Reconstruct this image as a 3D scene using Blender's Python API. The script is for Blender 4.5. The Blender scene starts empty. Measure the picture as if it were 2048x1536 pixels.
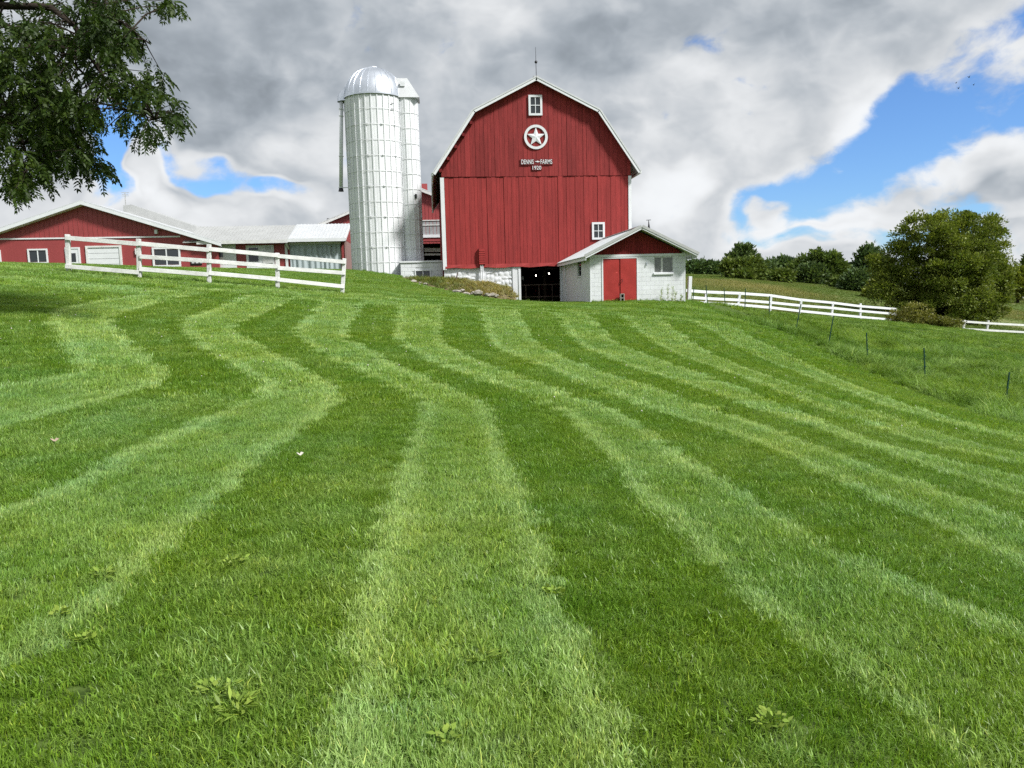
import bpy, bmesh, math, random
import numpy as np
from mathutils import Vector, Matrix, Euler
random.seed(7); RNG = np.random.default_rng(11)
scene = bpy.context.scene
col = scene.collection
R_ = math.radians

# ---------------------------------------------------------------- camera
F, CX, CY = 1536.0, 1024.0, 768.0            # focal length and centre for a 2048 x 1536 frame
HEAD, PITCH, ROLL = R_(5.6), R_(6.76), R_(1.43)
EYE = np.array([0.0, 0.0, 1.6])
FWD = np.array([math.sin(HEAD) * math.cos(PITCH), math.cos(HEAD) * math.cos(PITCH), -math.sin(PITCH)])
_r0 = np.array([math.cos(HEAD), -math.sin(HEAD), 0.0]); _u0 = np.cross(_r0, FWD)
RGT = math.cos(ROLL) * _r0 - math.sin(ROLL) * _u0
UPV = math.cos(ROLL) * _u0 + math.sin(ROLL) * _r0
cam_d = bpy.data.cameras.new('camera'); cam = bpy.data.objects.new('camera', cam_d); col.objects.link(cam)
cam_d.sensor_width = 36.0; cam_d.lens = 36.0 * F / 2048.0; cam_d.clip_start = 0.05; cam_d.clip_end = 6000
m = Matrix.Identity(4)
for i in range(3):
    m[i][0] = RGT[i]; m[i][1] = UPV[i]; m[i][2] = -FWD[i]; m[i][3] = EYE[i]
cam.matrix_world = m
scene.camera = cam

# ---------------------------------------------------------------- light, sky, exposure
SUN_EL, SUN_AZ = R_(46), R_(53)               # azimuth measured from -Y towards +X: behind the viewer, to the right
TO_SUN = Vector((math.cos(SUN_EL) * math.sin(SUN_AZ), -math.cos(SUN_EL) * math.cos(SUN_AZ), math.sin(SUN_EL)))
sun_d = bpy.data.lights.new('sun', 'SUN'); sun = bpy.data.objects.new('sun', sun_d); col.objects.link(sun)
sun_d.energy = 3.4; sun_d.angle = R_(8); sun_d.color = (1.0, 0.975, 0.94)
sun.rotation_euler = TO_SUN.to_track_quat('Z', 'Y').to_euler(); sun.location = (10, -20, 40)
scene.view_settings.view_transform = 'Standard'; scene.view_settings.look = 'None'
scene.view_settings.gamma = 1.0; scene.view_settings.use_curve_mapping = False
scene.view_settings.exposure = 0.76
try:
    scene.cycles.use_denoising = False; scene.cycles.caustics_reflective = False; scene.cycles.caustics_refractive = False; scene.cycles.use_adaptive_sampling = True; scene.cycles.adaptive_threshold = 0.016; scene.cycles.max_bounces = 5; scene.cycles.diffuse_bounces = 2; scene.cycles.transparent_max_bounces = 8
    scene.cycles.transmission_bounces = 4; scene.cycles.glossy_bounces = 3
except Exception: pass

def ray(x, y): return FWD + RGT * (x - CX) / F - UPV * (y - CY) / F

class N:
    """tiny helper for node trees"""
    def __init__(s, nt): s.nt = nt; s.n = nt.nodes; s.l = nt.links
    def new(s, t, **k):
        n = s.n.new(t)
        for a, b in k.items(): setattr(n, a, b)
        return n
    def put(s, sock, v):
        if isinstance(v, bpy.types.NodeSocket): s.l.new(v, sock)
        elif v is not None: sock.default_value = v
    def math(s, op, a, b=None, c=None, clamp=False):
        n = s.new('ShaderNodeMath', operation=op, use_clamp=clamp)
        for i, v in enumerate((a, b, c)): s.put(n.inputs[i], v)
        return n.outputs[0]
    def vmath(s, op, a, b=None, out=0, scale=None):
        n = s.new('ShaderNodeVectorMath', operation=op)
        s.put(n.inputs[0], a)
        if b is not None: s.put(n.inputs[1], b)
        if scale is not None: s.put(n.inputs['Scale'], scale)
        return n.outputs[out]
    def noise(s, vec, scale, detail=4, rough=0.55, dist=0.0, out=0, dim='3D'):
        n = s.new('ShaderNodeTexNoise', noise_dimensions=dim)
        s.put(n.inputs['Vector'], vec); s.put(n.inputs['Scale'], scale); n.inputs['Detail'].default_value = detail
        n.inputs['Roughness'].default_value = rough; n.inputs['Distortion'].default_value = dist
        return n.outputs[out]
    def mix(s, f, a, b, mode='MIX'):
        n = s.new('ShaderNodeMix', data_type='RGBA', blend_type=mode); n.clamp_factor = True
        s.put(n.inputs[0], f); s.put(n.inputs[6], a); s.put(n.inputs[7], b)
        return n.outputs[2]
    def rng(s, v, a, b, c=0.0, d=1.0, smooth=True):
        n = s.new('ShaderNodeMapRange', interpolation_type='SMOOTHSTEP' if smooth else 'LINEAR')
        s.put(n.inputs[0], v); s.put(n.inputs[1], a); s.put(n.inputs[2], b); s.put(n.inputs[3], c); s.put(n.inputs[4], d)
        return n.outputs[0]
def c4(c): return (c[0], c[1], c[2], 1.0)

world = bpy.data.worlds.new('World'); scene.world = world; world.use_nodes = True
w = N(world.node_tree); w.n.clear()
wo = w.new('ShaderNodeOutputWorld'); bg = w.new('ShaderNodeBackground'); w.l.new(bg.outputs[0], wo.inputs[0])
WS = 0.10; bg.inputs[1].default_value = WS
sky = w.new('ShaderNodeTexSky', sky_type='NISHITA'); sky.sun_disc = False
sky.sun_elevation = SUN_EL; sky.sun_rotation = math.pi - SUN_AZ
sky.air_density = 1.0; sky.dust_density = 0.25; sky.ozone_density = 2.4
tc = w.new('ShaderNodeTexCoord'); D = w.vmath('NORMALIZE', tc.outputs['Generated'])
sep = w.new('ShaderNodeSeparateXYZ'); w.l.new(D, sep.inputs[0])
zz = w.math('ADD', w.math('MAXIMUM', sep.outputs[2], 0.0), 0.34)
cmb = w.new('ShaderNodeCombineXYZ'); w.l.new(w.math('DIVIDE', sep.outputs[0], zz), cmb.inputs[0])
w.l.new(w.math('DIVIDE', sep.outputs[1], zz), cmb.inputs[1]); P = cmb.outputs[0]
P = w.vmath('ADD', P, (3.1, 1.7, 0.4))
big = w.noise(P, 0.62, 2, 0.5, dim='2D')
Dw = w.vmath('MULTIPLY', D, (1.0, 1.0, 1.5))
warp = w.vmath('SUBTRACT', w.noise(Dw, 5.0, 3, 0.6, out=1), (0.5, 0.5, 0.5))
Dp = w.vmath('ADD', Dw, w.vmath('SCALE', warp, scale=0.08))
Dh = w.vmath('ADD', D, w.vmath('SCALE', warp, scale=0.13))          # frayed outlines for the gaps
def billow(vec, o):
    n1 = w.noise(vec, 6.0, 1, 0.4); n2 = w.noise(vec, 15.0, o, 0.5)
    a1 = w.math('ABSOLUTE', w.math('SUBTRACT', n1, 0.5)); a2 = w.math('ABSOLUTE', w.math('SUBTRACT', n2, 0.5))
    return w.math('ADD', w.math('MULTIPLY', a1, 2.4), w.math('MULTIPLY', a2, 1.5))      # mean about 0.40
bil = billow(Dp, 2)
puff = w.noise(Dp, 8.0, 6, 0.60)
den = w.math('ADD', w.math('MULTIPLY', w.math('SUBTRACT', big, 0.5), 0.40), w.math('MULTIPLY', w.math('SUBTRACT', puff, 0.5), 0.85))
den = w.math('ADD', w.math('ADD', den, w.math('MULTIPLY', w.math('SUBTRACT', bil, 0.40), 0.22)), 0.72)
# directions as points on a plane one unit out, square to the heading towards the barn
ahead = w.math('MAXIMUM', w.vmath('DOT_PRODUCT', Dh, tuple(FWD), out=1), 0.05)
cpl = w.new('ShaderNodeCombineXYZ'); w.l.new(w.math('DIVIDE', w.vmath('DOT_PRODUCT', Dh, tuple(RGT), out=1), ahead), cpl.inputs[0])
w.l.new(w.math('DIVIDE', w.vmath('DOT_PRODUCT', Dh, tuple(UPV), out=1), ahead), cpl.inputs[1]); PL = cpl.outputs[0]
def patch(hx, hy, hw, hh, ht, depth=1.0):
    """soft oval patch of sky: depth in its middle, 0 outside"""
    mp = w.new('ShaderNodeMapping', vector_type='TEXTURE'); w.l.new(PL, mp.inputs[0])
    mp.inputs['Location'].default_value = ((hx-CX)/F, (CY-hy)/F, 0); mp.inputs['Rotation'].default_value = (0, 0, R_(ht)); mp.inputs['Scale'].default_value = (hw/F, hh/F, 1)
    return w.rng(w.vmath('DOT_PRODUCT', mp.outputs[0], mp.outputs[0], out=1), 0.0, 2.6, depth, 0.0)
# gaps in the cloud deck (towards x, y; half width, half height, tilt, depth), then lighter and darker heaps of cloud
HOLES = [(1915, 195, 200, 82, 22, 0.80), (2050, 175, 170, 85, 0, 0.80), (1990, 70, 130, 45, 20, 0.40), (1620, 378, 115, 40, 4, 0.60), (1500, 395, 40, 26, 0, 0.5),
         (415, 350, 100, 30, -16, 0.80), (545, 388, 80, 20, -8, 0.72), (222, 262, 50, 105, -8, 0.95), (300, 300, 85, 34, -28, 0.62), (255, 375, 40, 34, 0, 0.7), (1690, 470, 130, 22, -4, 0.42), (1980, 420, 120, 18, 0, 0.40)]
LUMPS = [(1735, 185, 70, 90, 30, .24), (1420, 120, 190, 60, -25, .12), (1290, 95, 230, 70, 12, -.24), (520, 110, 300, 90, 0, -.10), (850, 120, 150, 60, 0, -.06), (900, 330, 100, 60, 0, -.10), (600, 200, 60, 40, 0, .18), (1900, 315, 190, 36, 8, .30), (1880, 385, 240, 36, 0, -.12),
         (320, 360, 60, 36, -45, .40), (150, 420, 190, 48, 0, .18), (460, 430, 170, 26, 0, .16), (1330, 395, 70, 36, 20, .32), (1010, 60, 60, 60, 0, .16), (1620, 440, 120, 22, 6, .22), (1480, 300, 140, 60, 0, .08), (640, 280, 110, 50, 0, .12), (1700, 260, 60, 50, 0, .12)]
hole_total = None
for q in HOLES:
    g = patch(*q); hole_total = g if hole_total is None else w.math('MAXIMUM', hole_total, g)
lump_total = None
for q in LUMPS:
    g = patch(*q); lump_total = g if lump_total is None else w.math('ADD', lump_total, g)
for q in [(322, 366, 70, 26, -45, 0.70), (345, 265, 60, 22, -20, 0.5), (1560, 400, 40, 20, 0, 0.5)]:     # heaps of cloud standing in the gaps
    hole_total = w.math('SUBTRACT', hole_total, patch(*q))
hole_total = w.math('MAXIMUM', hole_total, -0.1)
dens = w.math('SUBTRACT', den, w.math('MULTIPLY', hole_total, 0.40))
cover = w.rng(dens, 0.42, 0.60)
# thick cloud is grey underneath, thin edges and the sunward side of each heap are bright
thick = w.rng(dens, 0.52, 0.85)
Ds = w.vmath('ADD', Dp, (0.014, -0.012, 0.030))
emb = w.math('ADD', w.math('MULTIPLY', w.math('SUBTRACT', bil, billow(Ds, 1)), 0.26), w.math('MULTIPLY', w.math('SUBTRACT', puff, w.noise(Ds, 8.0, 4, 0.60)), 0.80))
bright = w.math('ADD', w.rng(thick, 0.0, 1.0, 0.68, 0.46), emb)
bright = w.math('ADD', bright, w.math('MULTIPLY', w.math('SUBTRACT', big, 0.5), -0.55))
bright = w.math('ADD', bright, w.math('MULTIPLY', lump_total, 0.95))
bright = w.math('ADD', bright, w.rng(sep.outputs[2], 0.0, 0.30, 0.03, 0.0))
bright = w.rng(bright, 0.0, 1.10, 0.30, 0.95)
ctint = w.mix(w.rng(bright, 0.35, 0.85), (0.79, 0.89, 1.0, 1), (0.95, 0.975, 1.0, 1))
ccol = w.vmath('SCALE', ctint, scale=w.math('MULTIPLY', bright, 0.60 / WS))
skyc = w.mix(1.0, sky.outputs[0], (0.47, 0.66, 0.93, 1), 'MULTIPLY')
w.l.new(w.mix(cover, skyc, ccol), bg.inputs[0])
try: world.cycles.sampling_method = 'MANUAL'; world.cycles.sample_map_resolution = 1024
except Exception: pass

# ---------------------------------------------------------------- helpers
def at(x, y, Y):
    d = ray(x, y); return EYE + d * (Y / d[1])
def atX(x, y, X):
    d = ray(x, y); return EYE + d * (X / d[0])
def pxy(P3):
    d = np.asarray(P3, float) - EYE; z = d @ FWD
    return CX + F * (d @ RGT) / z, CY - F * (d @ UPV) / z, z

class MB:
    def __init__(s): s.v = []; s.f = []
    def poly(s, pts, *faces):
        b = len(s.v); s.v += [tuple(map(float, p)) for p in pts]
        for f in faces: s.f.append(tuple(b + i for i in f))
        return s
    def box(s, x0, x1, y0, y1, z0, z1):
        return s.poly([(x0,y0,z0),(x1,y0,z0),(x1,y1,z0),(x0,y1,z0),(x0,y0,z1),(x1,y0,z1),(x1,y1,z1),(x0,y1,z1)],
                      (0,3,2,1),(4,5,6,7),(0,1,5,4),(1,2,6,5),(2,3,7,6),(3,0,4,7))
    def prism(s, prof, y0, y1):
        """profile of (x, z) points (counter-clockwise seen from -Y) pushed along Y"""
        n = len(prof); pts = [(x, y0, z) for x, z in prof] + [(x, y1, z) for x, z in prof]
        fs = [tuple(range(n)), tuple(reversed(range(n, 2*n)))]
        for i in range(n):
            j = (i+1) % n; fs.append((i, n+i, n+j, j))
        return s.poly(pts, *fs)
    def bar(s, a, b, wx, wz, up=(0,0,1), twist=0.0):
        """rectangular bar from a to b"""
        a = Vector(a); b = Vector(b); d = (b-a).normalized(); u = Vector(up)
        if abs(d.dot(u)) > 0.98: u = Vector((0,1,0))
        x = d.cross(u).normalized(); z = x.cross(d).normalized()
        pts = []
        for q in (a, b):
            for sx, sz in ((-1,-1),(1,-1),(1,1),(-1,1)): pts.append(q + x*sx*wx/2 + z*sz*wz/2)
        return s.poly(pts, (3,2,1,0),(4,5,6,7),(0,1,5,4),(1,2,6,5),(2,3,7,6),(3,0,4,7))
    def tube(s, path, rad, n=8, caps=True):
        path = [Vector(p) for p in path]; b = len(s.v)
        if not hasattr(rad, '__len__'): rad = [rad]*len(path)
        prev = None
        for i, p in enumerate(path):
            d = (path[min(i+1, len(path)-1)] - path[max(i-1, 0)]).normalized()
            u = Vector((0,0,1)) if abs(d.z) < 0.95 else Vector((1,0,0))
            if prev is not None: u = prev
            x = d.cross(u)
            if x.length < 1e-6: x = d.cross(Vector((0,1,0)))
            x.normalize(); y = x.cross(d).normalized(); prev = y
            for k in range(n):
                t = 2*math.pi*k/n; q = p + (x*math.cos(t) + y*math.sin(t))*rad[i]; s.v.append(tuple(q))
        for i in range(len(path)-1):
            for k in range(n):
                k2 = (k+1) % n; s.f.append((b+i*n+k, b+i*n+k2, b+(i+1)*n+k2, b+(i+1)*n+k))
        if caps:
            s.f.append(tuple(b+k for k in reversed(range(n)))); e = b+(len(path)-1)*n; s.f.append(tuple(e+k for k in range(n)))
        return s
    def build(s, name, mat=None, parent=None, smooth=False, bevel=0.0):
        off = Vector((0,0,0)); p = parent
        while p is not None: off += Vector(p.location); p = p.parent
        me = bpy.data.meshes.new(name); me.from_pydata([(a-off.x, b-off.y, c-off.z) for a, b, c in s.v], [], s.f)
        if smooth: me.polygons.foreach_set('use_smooth', [True]*len(me.polygons))
        me.update()
        if mat: me.materials.append(mat)
        o = bpy.data.objects.new(name, me); col.objects.link(o)
        if parent is not None: o.parent = parent
        if bevel:
            bv = o.modifiers.new('bevel', 'BEVEL'); bv.width = bevel; bv.segments = 1; bv.limit_method = 'ANGLE'
        return o
def B(x0, x1, y0, y1, z0, z1): return MB().box(x0, x1, y0, y1, z0, z1)
def empty(name, loc):
    o = bpy.data.objects.new(name, None); col.objects.link(o); o.location = tuple(map(float, loc)); o.empty_display_size = 0.3; return o
def tag(o, label=None, cat=None, group=None, kind=None):
    if label: o['label'] = label
    if cat: o['category'] = cat
    if group: o['group'] = group
    if kind: o['kind'] = kind
    return o
def thing(name, loc, label, cat, group=None): return tag(empty(name, loc), label, cat, group)

# ---------------------------------------------------------------- materials
def mat(name, base, rough=0.7, spec=0.3, metal=0.0, var=0.0, vscale=3.0, dark=None, stretch=(1,1,1), bump=0.0, bscale=40.0, extra=None, emit=None):
    """painted or weathered surface: base colour broken by two scales of noise, fine bump"""
    m = bpy.data.materials.new(name); m.use_nodes = True; t = N(m.node_tree); t.n.clear()
    out = t.new('ShaderNodeOutputMaterial'); b = t.new('ShaderNodeBsdfPrincipled'); t.l.new(b.outputs[0], out.inputs[0])
    b.inputs['Roughness'].default_value = rough; b.inputs['Specular IOR Level'].default_value = spec; b.inputs['Metallic'].default_value = metal
    g = t.new('ShaderNodeNewGeometry'); oi = t.new('ShaderNodeObjectInfo')
    pos = t.vmath('MULTIPLY', g.outputs['Position'], stretch)
    cc = c4(base)
    if var:
        n1 = t.noise(pos, vscale, 5, 0.6); n2 = t.noise(pos, vscale*7, 3, 0.6)
        f = t.math('ADD', t.math('MULTIPLY', n1, 0.65), t.math('MULTIPLY', n2, 0.35))
        f = t.rng(f, 0.36, 0.66)
        d = dark if dark else tuple(x*(1-var) for x in base)
        cc = t.mix(f, c4(d), c4(base))
        k = t.math('ADD', t.math('MULTIPLY', oi.outputs['Random'], var*0.5), 1.0 - var*0.25)
        cc = t.vmath('SCALE', cc, scale=k)
    if extra: cc = extra(t, cc, pos, g)
    t.put(b.inputs['Base Color'], cc)
    if bump:
        bn = t.new('ShaderNodeBump'); bn.inputs['Strength'].default_value = bump; bn.inputs['Distance'].default_value = 0.02
        t.l.new(t.noise(pos, bscale, 4, 0.6), bn.inputs['Height']); t.l.new(bn.outputs[0], b.inputs['Normal'])
    if emit:
        b.inputs['Emission Color'].default_value = c4(emit[0]); b.inputs['Emission Strength'].default_value = emit[1]
    return m
M = {}
def streaks(amount, colr, sc=(5, 5, 0.35)):
    def f(t, cc, pos, g):
        s = t.noise(t.vmath('MULTIPLY', g.outputs['Position'], sc), 1.6, 5, 0.65)
        return t.mix(t.math('MULTIPLY', t.rng(s, 0.52, 0.75), amount), cc, c4(colr))
    return f
M['barn_red'] = mat('barn_red', (0.305, 0.038, 0.037), 0.75, 0.25, var=0.36, vscale=1.3, stretch=(3, 3, 0.35), bump=0.35, bscale=26, extra=streaks(0.55, (0.20, 0.030, 0.032)))
M['barn_red_fresh'] = mat('barn_red_fresh', (0.340, 0.040, 0.038), 0.7, 0.25, var=0.28, vscale=1.3, stretch=(3, 3, 0.35), bump=0.3, bscale=26, extra=streaks(0.5, (0.235, 0.032, 0.034)))
M['gap_red'] = mat('gap_red', (0.15, 0.022, 0.023), 0.9, 0.1)
M['siding_red'] = mat('siding_red', (0.33, 0.060, 0.062), 0.5, 0.4, var=0.12, vscale=0.8, stretch=(2, 2, 0.3))
M['door_red'] = mat('door_red', (0.40, 0.035, 0.03), 0.45, 0.4, var=0.18, vscale=2.2, bump=0.25, bscale=5)
M['weathered_red'] = mat('weathered_red', (0.26, 0.030, 0.030), 0.8, 0.2, var=0.45, vscale=2.5, stretch=(6, 6, 0.5), bump=0.4, bscale=30)
M['white'] = mat('white', (0.75, 0.775, 0.80), 0.6, 0.3, var=0.07, vscale=2.5, bump=0.12, bscale=30)
M['white_old'] = mat('white_old', (0.75, 0.76, 0.75), 0.75, 0.2, var=0.2, vscale=4.0, bump=0.35, bscale=40, extra=streaks(0.6, (0.40, 0.37, 0.32), (3, 3, 7)))
M['white_block'] = mat('white_block', (0.75, 0.775, 0.80), 0.75, 0.2, var=0.10, vscale=1.8, bump=0.15, bscale=22, extra=streaks(0.3, (0.50, 0.51, 0.50), (2.5, 2.5, 1.2)))
M['mortar'] = mat('mortar', (0.70, 0.72, 0.74), 0.9, 0.1, var=0.1)
M['silo_white'] = mat('silo_white', (0.80, 0.82, 0.84), 0.6, 0.3, var=0.12, vscale=1.2, stretch=(3, 3, 0.6), bump=0.25, bscale=25, extra=streaks(0.35, (0.55, 0.60, 0.61), (3, 3, 0.4)))
M['galv'] = mat('galv', (0.80, 0.84, 0.90), 0.36, 0.5, metal=0.85, var=0.16, vscale=2.0)
M['roof_metal'] = mat('roof_metal', (0.66, 0.68, 0.69), 0.42, 0.5, metal=0.25, var=0.10, vscale=1.0)
M['roof_grey'] = mat('roof_grey', (0.50, 0.51, 0.50), 0.5, 0.5, metal=0.25, var=0.14, vscale=1.0)
M['glass'] = mat('glass', (0.035, 0.04, 0.045), 0.08, 0.6)
M['glass_pale'] = mat('glass_pale', (0.22, 0.23, 0.22), 0.15, 0.5, var=0.3, vscale=2)
M['dark'] = mat('dark', (0.018, 0.016, 0.014), 0.9, 0.1)
M['dark_wood'] = mat('dark_wood', (0.07, 0.05, 0.035), 0.9, 0.1, var=0.3)
M['iron'] = mat('iron', (0.04, 0.04, 0.045), 0.5, 0.4, metal=0.4)
M['sign_red'] = mat('sign_red', (0.16, 0.018, 0.02), 0.6, 0.3)
M['concrete'] = mat('concrete', (0.42, 0.40, 0.36), 0.95, 0.1, var=0.25, vscale=8, bump=0.5, bscale=60)
M['stone'] = mat('stone', (0.42, 0.39, 0.34), 0.95, 0.1, var=0.4, vscale=3, bump=0.6, bscale=20)
M['curtain'] = mat('curtain', (0.42, 0.49, 0.51), 0.5, 0.4, var=0.15, vscale=1.5, stretch=(3, 3, 0.2))
M['tarp'] = mat('tarp', (0.36, 0.37, 0.38), 0.6, 0.3, var=0.25, vscale=2)
M['dusty_red'] = mat('dusty_red', (0.34, 0.22, 0.21), 0.8, 0.2, var=0.15)
M['green_steel'] = mat('green_steel', (0.010, 0.055, 0.030), 0.5, 0.4, var=0.2)
M['bark'] = mat('bark', (0.045, 0.036, 0.028), 0.95, 0.1, var=0.4, vscale=4, bump=0.8, bscale=14)
M['rust'] = mat('rust', (0.15, 0.11, 0.09), 0.9, 0.1, var=0.3)
M['bulb'] = mat('bulb', (0.9, 0.9, 0.85), 0.5, 0.3, emit=((1.0, 0.95, 0.85), 4.0))
M['leaf_tan'] = mat('leaf_tan', (0.50, 0.38, 0.30), 0.8, 0.2, var=0.2)
M['leaf_white'] = mat('leaf_white', (0.66, 0.62, 0.56), 0.8, 0.2, var=0.2)
M['road'] = mat('road', (0.45, 0.43, 0.40), 0.9, 0.1, var=0.1)
M['bird'] = mat('bird', (0.02, 0.02, 0.025), 0.8, 0.2)

def leaf_mat(name, a, b, trans=0.3, attr='INSTANCER', rough=0.5, spec=0.25):
    """foliage: colour between a and b by the attribute 'tone', each blade or leaf varied by its own 'shade'"""
    m = bpy.data.materials.new(name); m.use_nodes = True; t = N(m.node_tree); t.n.clear()
    out = t.new('ShaderNodeOutputMaterial'); b_ = t.new('ShaderNodeBsdfPrincipled'); tr = t.new('ShaderNodeBsdfTranslucent')
    ms = t.new('ShaderNodeMixShader'); ms.inputs[0].default_value = trans
    b_.inputs['Roughness'].default_value = rough; b_.inputs['Specular IOR Level'].default_value = spec
    tone = t.new('ShaderNodeAttribute', attribute_type=attr, attribute_name='tone')
    hue = t.new('ShaderNodeAttribute', attribute_type=attr, attribute_name='hue')
    sh = t.new('ShaderNodeAttribute', attribute_type='GEOMETRY', attribute_name='shade')
    c = t.mix(tone.outputs['Fac'], c4(a), c4(b))
    warm = t.mix(1.0, c, (1.28, 1.08, 0.62, 1), 'MULTIPLY'); cool = t.mix(1.0, c, (0.82, 0.95, 0.98, 1), 'MULTIPLY')
    c = t.mix(hue.outputs['Fac'], cool, warm)
    c = t.vmath('MULTIPLY', c, sh.outputs['Color'])
    t.l.new(c, b_.inputs['Base Color'])
    t.l.new(t.mix(1.0, c, (1.15, 1.2, 0.6, 1), 'MULTIPLY'), tr.inputs[0])
    t.l.new(b_.outputs[0], ms.inputs[1]); t.l.new(tr.outputs[0], ms.inputs[2]); t.l.new(ms.outputs[0], out.inputs[0])
    return m
M['lawn_blade'] = leaf_mat('lawn_blade', (0.170, 0.295, 0.038), (0.360, 0.505, 0.215), 0.36, rough=0.42, spec=0.4)  # paler end of the tone carries the painted sheen of the stripes
M['pasture_blade'] = leaf_mat('pasture_blade', (0.110, 0.215, 0.036), (0.240, 0.370, 0.105), 0.32)
M['field_blade'] = leaf_mat('field_blade', (0.120, 0.180, 0.040), (0.330, 0.310, 0.160), 0.25)
# ---------------------------------------------------------------- terrain
CP = [(0,0,0.0),(-2.5,1,0.12),(2.5,1,-0.10),(0,-8,-0.35),(-8,-4,0.4),(8,-4,-0.7),(0.3,4,0.06),(1,10,0.26),(1.6,16,0.43),(2.6,24,0.74),(4,30,1.0),
      (5,33.5,1.08),(9,33.5,1.04),(7,36,1.06),(12.6,35,0.9),(5.8,40,1.06),(5.8,43,1.04),(12,44,0.9),
      (-5,8,0.62),(-9,14,1.35),(-12,20,2.05),(-16,16,2.2),(-18,26,3.1),(-14,33,3.15),(-22,38,3.5),
      (6,9,-0.25),(9,15,-0.65),(8,22,0.05),(12,28,0.0)]
for x, y, Y in [(137,545,26),(278,557,26.2),(417,567,26.5),(554,578,27.3),(683,587,28.3),(706,541,43.6),(770,548,43.4),(474,539,43),(600,540,44),(20,531,34),
                (1378,606,42),(1410,613,46),(1475,620,48),(1540,625,50),(1598,629,52),(1662,634,54),(1720,638,56),(1885,653,60),(1975,665,62),
                (1540,645,33),(1590,665,31),(1655,690,29),(1735,725,26.5),(1852,765,23),(2010,805,20),(2048,850,17),(1880,640,70),(1450,550,140),(1600,563,140),(1740,590,100),(2030,598,140),
                (1450,565,95),(1560,590,80)]:
    CP.append(tuple(at(x, y, Y)))
CP += [(-4.6,36,2.35),(-1,36,1.85),(1.8,36.5,1.42),(-3,41.5,2.75),(0.4,41,2.1),(3.2,40.5,1.3),(-25,54,3.1),(-12,54,3.05),(-5,56,3.0),(-3,66,3.0),(-25,75,3.0),(6,60,1.6),(14,60,1.0),(8,80,1.6),(0,110,3.0),(-40,40,3.6),(-40,10,2.6),
       (-60,100,3.0),(100,60,-4.0),(60,30,-4.5),(40,10,-4.2),(30,-10,-3.2),(25,20,-2.7),(25,40,-1.1),(35,35,-2.3),(60,75,-3.2),(0,160,3.5),(170,170,0.0),(120,100,-3.0)]
CP = np.array(CP, float)
def _U(r2): return np.where(r2 > 1e-9, 0.5*r2*np.log(np.maximum(r2, 1e-12)), 0.0)
_n = len(CP); _A = np.zeros((_n+3, _n+3))
_S = 20.0
_p = CP[:, :2]/_S
_A[:_n, :_n] = _U(((_p[:, None]-_p[None])**2).sum(-1)) + np.eye(_n)*0.004
_A[:_n, _n] = 1; _A[:_n, _n+1:] = _p; _A[_n, :_n] = 1; _A[_n+1:, :_n] = _p.T
_W = np.linalg.solve(_A, np.concatenate([CP[:, 2], np.zeros(3)]))
def hgt(X, Y):
    X = np.atleast_1d(np.asarray(X, float)); Y = np.atleast_1d(np.asarray(Y, float)); out = np.empty(X.size)
    x, y = X.ravel(), Y.ravel()
    for i in range(0, x.size, 20000):
        q = np.stack([x[i:i+20000], y[i:i+20000]], 1)/_S
        r = _U(((q[:, None]-_p[None])**2).sum(-1)) @ _W[:_n] + _W[_n] + q @ _W[_n+1:]
        d = np.hypot(x[i:i+20000]-20, y[i:i+20000]-60); s = np.clip((d-110)/140, 0, 1); s = s*s*(3-2*s)
        out[i:i+20000] = np.clip(r, -8, 8)*(1-s) + 1.0*s
    return out.reshape(X.shape)
def h1(x, y): return float(hgt(x, y)[0])
_ts = np.concatenate([np.linspace(1.2, 12, 260), np.linspace(12.1, 70, 500), np.linspace(70.5, 220, 160)])
def ground_at(x, y):
    d = ray(x, y); d = d/d[1]; pts = EYE + d*_ts[:, None]
    g = pts[:, 2] - hgt(pts[:, 0], pts[:, 1]); k = np.where(g < 0)[0]
    if len(k) == 0: return None
    k = k[0]
    if k == 0: return pts[0]
    a = g[k-1]/(g[k-1]-g[k]); return pts[k-1]*(1-a) + pts[k]*a

def axis(lo, hi, segs):
    out = []
    for a, b, st in segs: out += list(np.arange(a, b, st))
    return np.array(out + [hi])
gx = axis(0, 2500, [(-2500,-300,220),(-300,-60,12),(-60,-20,2.0),(-20,24,0.45),(24,60,1.5),(60,200,7),(200,2500,230)])
gy = axis(0, 2500, [(-2500,-200,230),(-200,-12,12),(-12,46,0.45),(46,75,1.2),(75,200,5),(200,2500,230)])
GX, GY = np.meshgrid(gx, gy); GZ = hgt(GX, GY)
nx, ny = len(gx), len(gy)
idx = np.arange(nx*ny).reshape(ny, nx)
quads = np.stack([idx[:-1,:-1], idx[:-1,1:], idx[1:,1:], idx[1:,:-1]], -1).reshape(-1, 4)
me = bpy.data.meshes.new('ground'); me.from_pydata(np.stack([GX, GY, GZ], -1).reshape(-1, 3).tolist(), [], quads.tolist())
me.polygons.foreach_set('use_smooth', [True]*len(me.polygons)); me.update()
ground = bpy.data.objects.new('ground', me); col.objects.link(ground); tag(ground, 'grassy farm ground rising to the barn and falling away right', kind='structure')
gm = bpy.data.materials.new('ground_turf'); gm.use_nodes = True; t = N(gm.node_tree)
bs = t.n['Principled BSDF']; bs.inputs['Roughness'].default_value = 0.95; bs.inputs['Specular IOR Level'].default_value = 0.1
g = t.new('ShaderNodeNewGeometry'); n1 = t.noise(g.outputs['Position'], 0.35, 6, 0.6); n2 = t.noise(g.outputs['Position'], 9.0, 5, 0.7)
cc = t.mix(t.rng(n2, 0.35, 0.65), (0.035, 0.060, 0.012, 1), (0.100, 0.150, 0.034, 1))
sp = t.new('ShaderNodeSeparateXYZ'); t.l.new(g.outputs['Position'], sp.inputs[0])
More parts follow.
